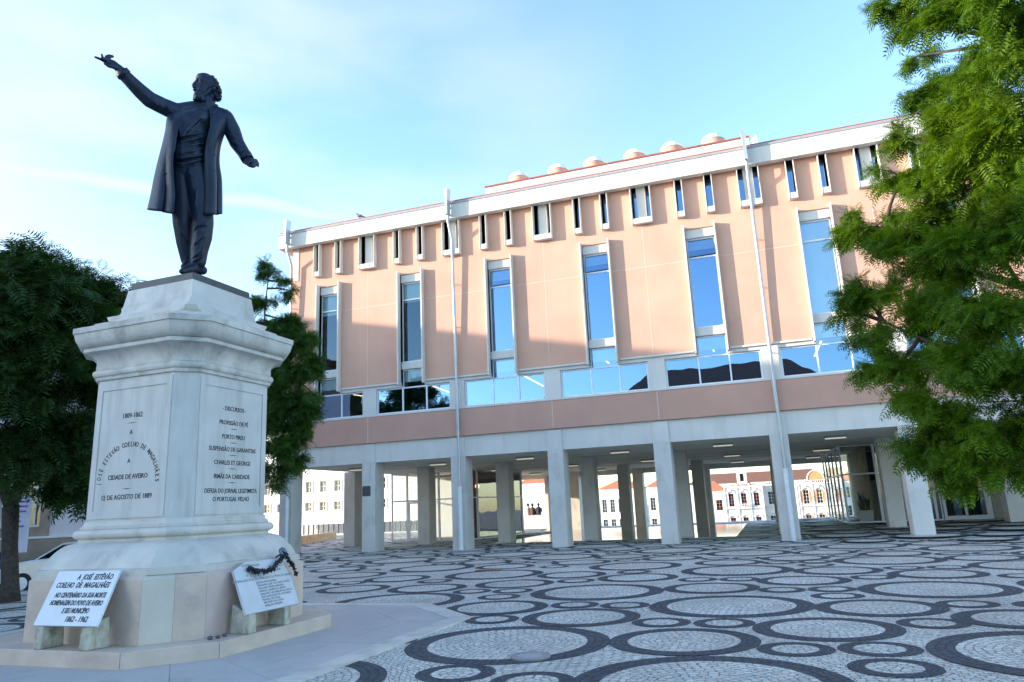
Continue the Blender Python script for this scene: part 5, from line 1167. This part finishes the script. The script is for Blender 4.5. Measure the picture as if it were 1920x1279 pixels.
# ornate facades
def ornate(name, label, px0, px1, ytop, Y, bays, wallm, accent, framem, tower=False, curved=False):
    x, w, h = bgd(px0, px1, ytop, Y)
    xs = [w*(i+.5)/bays for i in range(bays)]
    ww = w/bays*.42
    wins = []
    for i, c in enumerate(xs):
        wins.append((c, h-3.1, ww, 3.0, True, framem)); wins.append((c, h-8.6, ww, 2.8, True, framem))
    t = simple_house(name, label, x, Y, w, 9, -7, h, 1.5, wallm, M_tile, wins, trim=accent, overhang=-.6)
    d = MB(); nseg = 10
    for c in xs:
        for zc, r in ((h-1.6, ww/2+.15), (h-7.2, ww/2+.15)):
            for i in range(nseg):
                a0_, a1_ = PI*i/nseg, PI*(i+1)/nseg; ro, ri = r+.35, r-.02
                P4 = [(c+ro*math.cos(a0_), zc+ro*.7*math.sin(a0_)), (c+ro*math.cos(a1_), zc+ro*.7*math.sin(a1_)), (c+ri*math.cos(a1_), zc+ri*.7*math.sin(a1_)), (c+ri*math.cos(a0_), zc+ri*.7*math.sin(a0_))]
                d.rings([[(p[0], -.35, p[1]) for p in P4], [(p[0], -.062, p[1]) for p in P4]])
        d.sphere((c, -.3, h-.75), .28, 8, 6)
    d.box(-.1, w+.1, -.45, -.001, h-5.2, h-4.95); d.box(-.1, w+.1, -.3, -.001, h-.28, h+.1)
    for i in range(bays+1):
        c = w*i/bays; d.box(c-.16, c+.16, -.22, -.002, 0, h-.281); d.sphere((c, -.1, h+.45), .28, 8, 6); d.box(c-.2, c+.2, -.3, .2, h+.101, h+.3)
    # parapet balusters
    for i in range(int(w/.45)): d.box(.1+i*.45, .26+i*.45, -.15, .0, h+.101, h+.55)
    d.box(0, w, -.18, .03, h+.551, h+.68)
    d.build('plaster_ornament', wallm, t)
    if tower:
        m = MB(); c = w*.5; m.box(c-1.15, c+1.15, .3, 2.6, h+.7, h+3.6); m.rings([[(c-1.5, 0, h+3.601), (c+1.5, 0, h+3.601), (c+1.5, 2.9, h+3.601), (c-1.5, 2.9, h+3.601)], [(c-1.5, 0, h+3.9), (c+1.5, 0, h+3.9), (c+1.5, 2.9, h+3.9), (c-1.5, 2.9, h+3.9)], [(c-.3, 1.2, h+4.7), (c+.3, 1.2, h+4.7), (c+.3, 1.7, h+4.7), (c-.3, 1.7, h+4.7)]]); tw = m.build('roof_lantern', wallm, t)
        m = MB(); m.box(c-.4, c+.4, .24, .299, h+1.2, h+3.0); m.build('lantern_window', M_farglass, tw)
        m = MB(); m.box(w*.5-1.6, w*.5+1.6, -.8, -.46, h-5.2, h-5.0)
        for i in range(9): m.box(w*.5-1.5+i*.36, w*.5-1.35+i*.36, -.75, -.6, h-4.999, h-4.2)
        m.box(w*.5-1.6, w*.5+1.6, -.8, -.55, h-4.199, h-4.05); m.build('balcony', wallm, t)
    if curved:
        m = MB(); c = w*.45; n_ = 18; R_ = w*.20
        ring = [(c+R_*math.cos(PI*i/n_), h+.7+R_*1.15*math.sin(PI*i/n_)) for i in range(n_+1)]
        m.rings([[(p[0], -.2, p[1]) for p in ring], [(p[0], .3, p[1]) for p in ring]]); g_ = m.build('curved_gable', accent, t)
        m = MB()
        for i in range(n_):
            A, B_ = ring[i], ring[i+1]; s_ = 1.14
            A2 = (c+(A[0]-c)*s_, h+.7+(A[1]-h-.7)*s_); B2 = (c+(B_[0]-c)*s_, h+.7+(B_[1]-h-.7)*s_)
            m.rings([[(p[0], -.35, p[1]) for p in (A, A2, B2, B_)], [(p[0], .35, p[1]) for p in (A, A2, B2, B_)]])
        m.build('gable_rim', wallm, t)
        m = MB()
        for cx in xs:
            for zc in (h-3.1, h-8.6):
                m.rings([[(cx+1.0*ww*math.cos(a), -.03, zc+2.1*math.sin(a)) for a in np.linspace(0, 2*PI, 21)[:-1]], [(cx+1.0*ww*math.cos(a), -.012, zc+2.1*math.sin(a)) for a in np.linspace(0, 2*PI, 21)[:-1]]])
        m.v = [(p[0], p[1], p[2]) for p in m.v]
        # tile-faced ovals beside the windows: built as rings round the openings
        m2 = MB()
        for cx in xs:
            for zc in (h-3.1, h-8.6):
                for sg in (-1, 1): m2.rings([[(cx+sg*(ww*.5+.42)+.22*math.cos(a), -.03, zc+1.3*math.sin(a)) for a in np.linspace(0, 2*PI, 15)[:-1]], [(cx+sg*(ww*.5+.42)+.22*math.cos(a), -.004, zc+1.3*math.sin(a)) for a in np.linspace(0, 2*PI, 15)[:-1]]])
        m2.build('tile_inlay', accent, t)
    return t
M_orn = mat('carved_limestone', (.66, .63, .58), .85, var=.1, vscale=1.2, bump=.4, bscale=5)
M_or = mat('orange_wall_tile', (.62, .27, .11), .7, var=.2, vscale=2)
ornate('ornate_house', 'ornate white art nouveau house with arched red-framed windows and a roof lantern', 1357, 1428, 912, 185, 3, M_orn, M_orn, M_redframe, tower=True)
ornate('ornate_house', 'ornate white house with tall pilasters between two art nouveau fronts', 1429, 1488, 908, 187, 2, M_orn, M_orn, M_frame)
ornate('ornate_house', 'ornate white and orange art nouveau house with a curved gable', 1496, 1572, 905, 184, 3, M_orn, M_or, M_frame, curved=True)
faraway('white_corner_house', 'plain white house glimpsed through the stair lobby glass', 1573, 1640, 900, 189, 3, 2, 1.3, 2.4, M_w2, 3, M_tile, M_frame, gap=4.2, top=2.7)

# ------------------------------------------------------------------ small things
# terrace parapet where three people sit
pz = ray_at(1000, 990, Y=54.5)
t = empty('terrace_parapet', (-19.2, 54.6, 0), 0, 'low white wall at the back of the terrace with people sitting on it', 'wall')
m = MB(); m.box(0, 5.9, 0, .45, 0, .95); m.build('wall', M_white, t, bevel=.01)
m = MB(); m.box(0, 5.95, -.03, .48, .951, 1.02); m.build('coping', M_conc, t, bevel=.01)
m = MB(); m.box(4.1, 4.5, -.02, -.001, .25, .75); m.build('vent_grille', mat('vent_grey', (.3, .3, .3), .6), t)
def seated(name, label, x, y, z, coat, skin, lean=0, rz=0):
    t = empty(name, (x, y, z), rz, label, 'person', 'people sitting on the terrace parapet')
    m = MB()
    # one continuous lofted figure seen from behind, then legs merged by voxel remesh
    m.tube([(0, 0, .0), (0, .0, .16), (0, .02, .34), (0, .02, .50), (0, .02, .58), (0, .03, .62)], [.18, .17, .19, .20, .12, .06], 12)
    m.sphere((0, .05+lean, .76), .105, 12, 10, (.9, 1.05, 1.2)); m.tube([(0, .03, .58), (0, .05, .70)], .055, 10)
    for s in (-1, 1):
        m.tube([(s*.19, .02, .52), (s*.24, .06, .30), (s*.16, .22, .18)], [.06, .05, .04], 8); m.sphere((s*.16, .24, .17), .045, 8, 6)
        m.tube([(s*.1, .0, .08), (s*.12, .42, .09), (s*.12, .46, -.36)], [.10, .07, .05], 8); m.tube([(s*.12, .45, -.36), (s*.12, .62, -.38)], [.05, .04], 8)
    o = m.build('body', coat, t); r = o.modifiers.new('r', 'REMESH'); r.mode = 'VOXEL'; r.voxel_size = .03; r.use_smooth_shade = True
    h = MB(); h.sphere((0, .02+lean, .79), .115, 10, 8, (.95, 1., 1.1)); h.build('hair', skin, t, smooth=True, angle=180)
M_hair = mat('dark_hair', (.03, .02, .015), .7)
for i, (px, lb, c) in enumerate(((991, 'person in pale clothes sitting on the white parapet, leftmost of the three', (.55, .45, .38)), (999, 'person in a brown top sitting on the white parapet between the other two', (.16, .08, .07)), (1011, 'person in a dark navy jacket sitting on the white parapet, at the right', (.02, .025, .05)))):
    p = ray_at(px, 965, Y=54.8); seated('person', lb, p.x, 54.75, 1.02, mat('clothes%d' % i, c, .85), M_hair, rz=[.3, -.2, .5][i])
# pot plant in the stair lobby
t = empty('potted_plant', (4.35, 39.6, .22), 0, 'spiky snake plant in a white square pot behind the stair lobby glass', 'plant')
m = MB(); m.rings([[(-.28, -.28, 0), (.28, -.28, 0), (.28, .28, 0), (-.28, .28, 0)], [(-.33, -.33, .55), (.33, -.33, .55), (.33, .33, .55), (-.33, .33, .55)]]); m.build('pot', M_white, t, bevel=.01)
m = MB()
for i in range(16):
    a = random.uniform(0, 6.28); r = random.uniform(.02, .2); x_, y_ = r*math.cos(a), r*math.sin(a); hh = random.uniform(.5, 1.0); dx, dy = .15*math.cos(a), .15*math.sin(a)
    m.rings([[(x_-.04, y_-.01, .5), (x_+.04, y_-.01, .5), (x_, y_+.02, .5)], [(x_-.045+dx*.5, y_+dy*.5, .5+hh*.6), (x_+.045+dx*.5, y_+dy*.5, .5+hh*.6), (x_+dx*.5, y_+.02+dy*.5, .5+hh*.6)], [(x_-.004+dx, y_+dy, .5+hh), (x_+.004+dx, y_+dy, .5+hh), (x_+dx, y_+.004+dy, .5+hh)]])
m.build('leaves', M_leafD, t)
# drain cover, tree-root drain, antenna, pigeon
p = ray_at(995, 1233, z=0)
t = empty('ground_spotlight', (p.x, p.y, .009), 0, 'round metal ground light set in the dark ring of the cobbles in front', 'ground light')
m = MB(); m.rings([[(r*math.cos(a), r*math.sin(a), z) for a in np.linspace(0, 2*PI, 41)[:-1]] for r, z in ((.225, -.01), (.225, .012), (.21, .018), (.15, .018), (.145, .014))]); m.build('rim', mat('worn_steel', (.25, .26, .27), .45, metal=.4, var=.15, vscale=15), t, smooth=True, angle=30)
m = MB(); m.rings([[(r*math.cos(a), r*math.sin(a), z) for a in np.linspace(0, 2*PI, 33)[:-1]] for r, z in ((.142, .0145), (.06, .017))]); m.build('lens', mat('cloudy_lens', (.30, .33, .36), .25), t, smooth=True)
p = ray_at(915, 1071, z=0)
m = MB(); m.box(-.34, .34, -.13, .13, 0, .02); 
o = m.build('drain_cover', mat('rusty_iron', (.20, .07, .045), .8, var=.4, vscale=12), bevel=.004); o.location = (p.x, p.y, .008); tag(o, 'small rusty reddish drain cover in the middle of the cobbled square', 'drain cover')
p = ray_at(1414, 265, Y=D+.5)
t = empty('antenna', (p.x, D+.5, 15.36), 0, 'small white antenna on the roof edge right of the third downpipe', 'antenna')
m = MB(); m.tube([(0, 0, 0), (0, 0, .75)], .03, 8); m.box(-.09, -.02, -.05, .05, .55, .95); m.rings([[(.0, -.05, .62), (.14, -.05, .66), (.14, .05, .66), (.0, .05, .62)], [(.02, -.05, 1.0), (.12, -.05, 1.05), (.12, .05, 1.05), (.02, .05, 1.0)]]); m.build('mast', mat('white_plastic', (.75, .75, .75), .4), t)
p = ray_at(674, 409, Y=D-.45)
t = empty('pigeon', (p.x, D-.42, 15.57), .4, 'grey pigeon perched on the roof edge above the left bays', 'bird')
m = MB(); m.sphere((0, 0, .13), .09, 12, 8, (1.5, .8, .85)); m.sphere((-.14, 0, .24), .045, 10, 8); m.tube([(-.08, 0, .16), (-.14, 0, .24)], [.06, .04], 8); m.tube([(.08, 0, .12), (.26, 0, .06)], [.05, .025], 8); m.tube([(-.17, 0, .235), (-.205, 0, .228)], [.012, .004], 6); m.tube([(0, .03, .07), (0, .03, 0)], .008, 5); m.tube([(0, -.03, .07), (0, -.03, 0)], .008, 5)
o = m.build('body', mat('pigeon_grey', (.20, .22, .26), .8), t); r = o.modifiers.new('r', 'REMESH'); r.mode = 'VOXEL'; r.voxel_size = .012; r.use_smooth_shade = True
# banner hanging beside the trunk
a = at(31, 935, 24); b_ = at(41, 1036, 24)
t = empty('banner', (a.x, a.y, 0), 0, 'pale vertical banner with purple print beside the dark tree trunk', 'banner')
d = Vector((.95, .32, 0)); zt = at(36, 932, 24).z; zb = at(36, 1036, 24).z
m = MB(); m.obox(Vector((0, 0, zb)), d*.42, Vector((-.32, .95, 0))*.01, Vector((0, 0, zt-zb))); m.build('cloth', mat('pale_banner', (.62, .62, .78), .8), t)
m = MB(); m.tube([(-.03, 0, 0), (-.03, 0, zt+.1)], .025, 8); m.build('pole', M_pipe, t)
m = MB()
for i, (x_, w_) in enumerate(((.06, .3), (.08, .26), (.10, .2), (.05, .1), (.06, .12), (.06, .22))): z = zt-.15-.13*i; m.obox(Vector((0, 0, z))+d*x_-Vector((-.32, .95, 0))*.004, d*w_, Vector((-.32, .95, 0))*.003, Vector((0, 0, .05)))
m.build('print', mat('purple_print', (.25, .12, .45), .8), t)
# cars parked beyond the dark tree
def car(label, loc, rz, paint):
    t = empty('parked_car', loc, rz, label, 'car', 'cars parked left of the square')
    Lc, Wc = 4.1, 1.7
    prof = [(-2.05, .35), (-2.07, .62), (-1.95, .86), (-1.15, .98), (-.55, 1.02), (1.75, .98), (2.03, .82), (2.06, .45), (2.0, .3), (-1.95, .28)]
    m = MB(); rs = []
    for y, s in ((-.85, .96), (-.80, 1), (.80, 1), (.85, .96)): rs.append([(x*s, y, .3+(z-.3)*s) for x, z in prof])
    m.rings(rs); m.build('body', paint, t, bevel=.03)
    roof = [(-1.0, .985), (-.30, 1.40), (.15, 1.45), (1.10, 1.42), (1.75, 1.0)]
    m = MB(); m.rings([[(x, y*(1-.22*max(0, z-1)/.45), z) for x, z in roof] for y in (-.76, .76)]); m.build('cabin_glass', M_carglass, t)
    m = MB(); m.rings([[(x, y, z+.012) for x, z in ((-.28, 1.41), (.15, 1.46), (1.10, 1.43), (1.12, 1.40), (.15, 1.43), (-.26, 1.385))] for y in (-.62, .62)])
    for y in (-.72, .72):
        s = -1 if y < 0 else 1
        m.tube([(-1.02, y+.02*s, .98), (-.30, y-.11*s, 1.42), (.15, y-.12*s, 1.46), (1.10, y-.11*s, 1.43), (1.78, y+.02*s, .98)], .03, 6); m.tube([(.35, y-.10*s, 1.45), (.42, y+.03*s, .99)], .028, 6)
    m.build('roof', paint, t)
    for x in (-1.3, 1.25):
        for y in (-.78, .78):
            m = MB(); m.tube([(x, y-.1, .31), (x, y+.1, .31)], .31, 20); w = m.build('wheel', mat('tyre', (.02, .02, .02), .9), t); m = MB(); m.tube([(x, y-.105, .31), (x, y+.105, .31)], .19, 16); m.build('rim', M_alu, w)
    for y in (-.6, .6):
        m = MB(); m.box(-2.09, -1.98, y-.15, y+.15, .62, .75); m.build('headlight', mat('lamp_glass', (.7, .7, .7), .1), t); m = MB(); m.box(2.0, 2.07, y-.12, y+.12, .62, .8); m.build('tail_light', M_red, t)
M_carglass = glass('car_glass', (.7, .8, .85), .15, (.2, .22, .22))
def on_street(px, dw_):
    d = at(px, 1040, 1.)-Vector((0, 0, CAM_H)); o = Vector((46, -13.3, 0))
    # point on the view ray's ground track lying dw_ in front of the arched building
    t_ = (dw_-(46*.317-13.3*-.948))/(d.x*.317-d.y*.948)
    return Vector((d.x*t_, d.y*t_, 0))
ca_ = on_street(155, 3.2); car('light silver car parked half hidden behind the pedestal foot', (ca_.x, ca_.y, -.30), math.atan2(.317, .948), mat('silver_paint', (.60, .60, .64), .3, metal=.3, var=.02))
cb_ = on_street(-110, 3.2); car('dark blue car parked at the far left behind the tree trunk', (cb_.x, cb_.y, -.30), math.atan2(.317, .948), mat('blue_paint', (.03, .06, .16), .3, metal=.3, var=.02))
print('street', ca_, cb_, 'tree dw', (b0[0]+46)*.317+(b0[1]-13.3)*-.948)
print('objects', len(bpy.data.objects), 'top', len([o for o in bpy.data.objects if o.parent is None]))
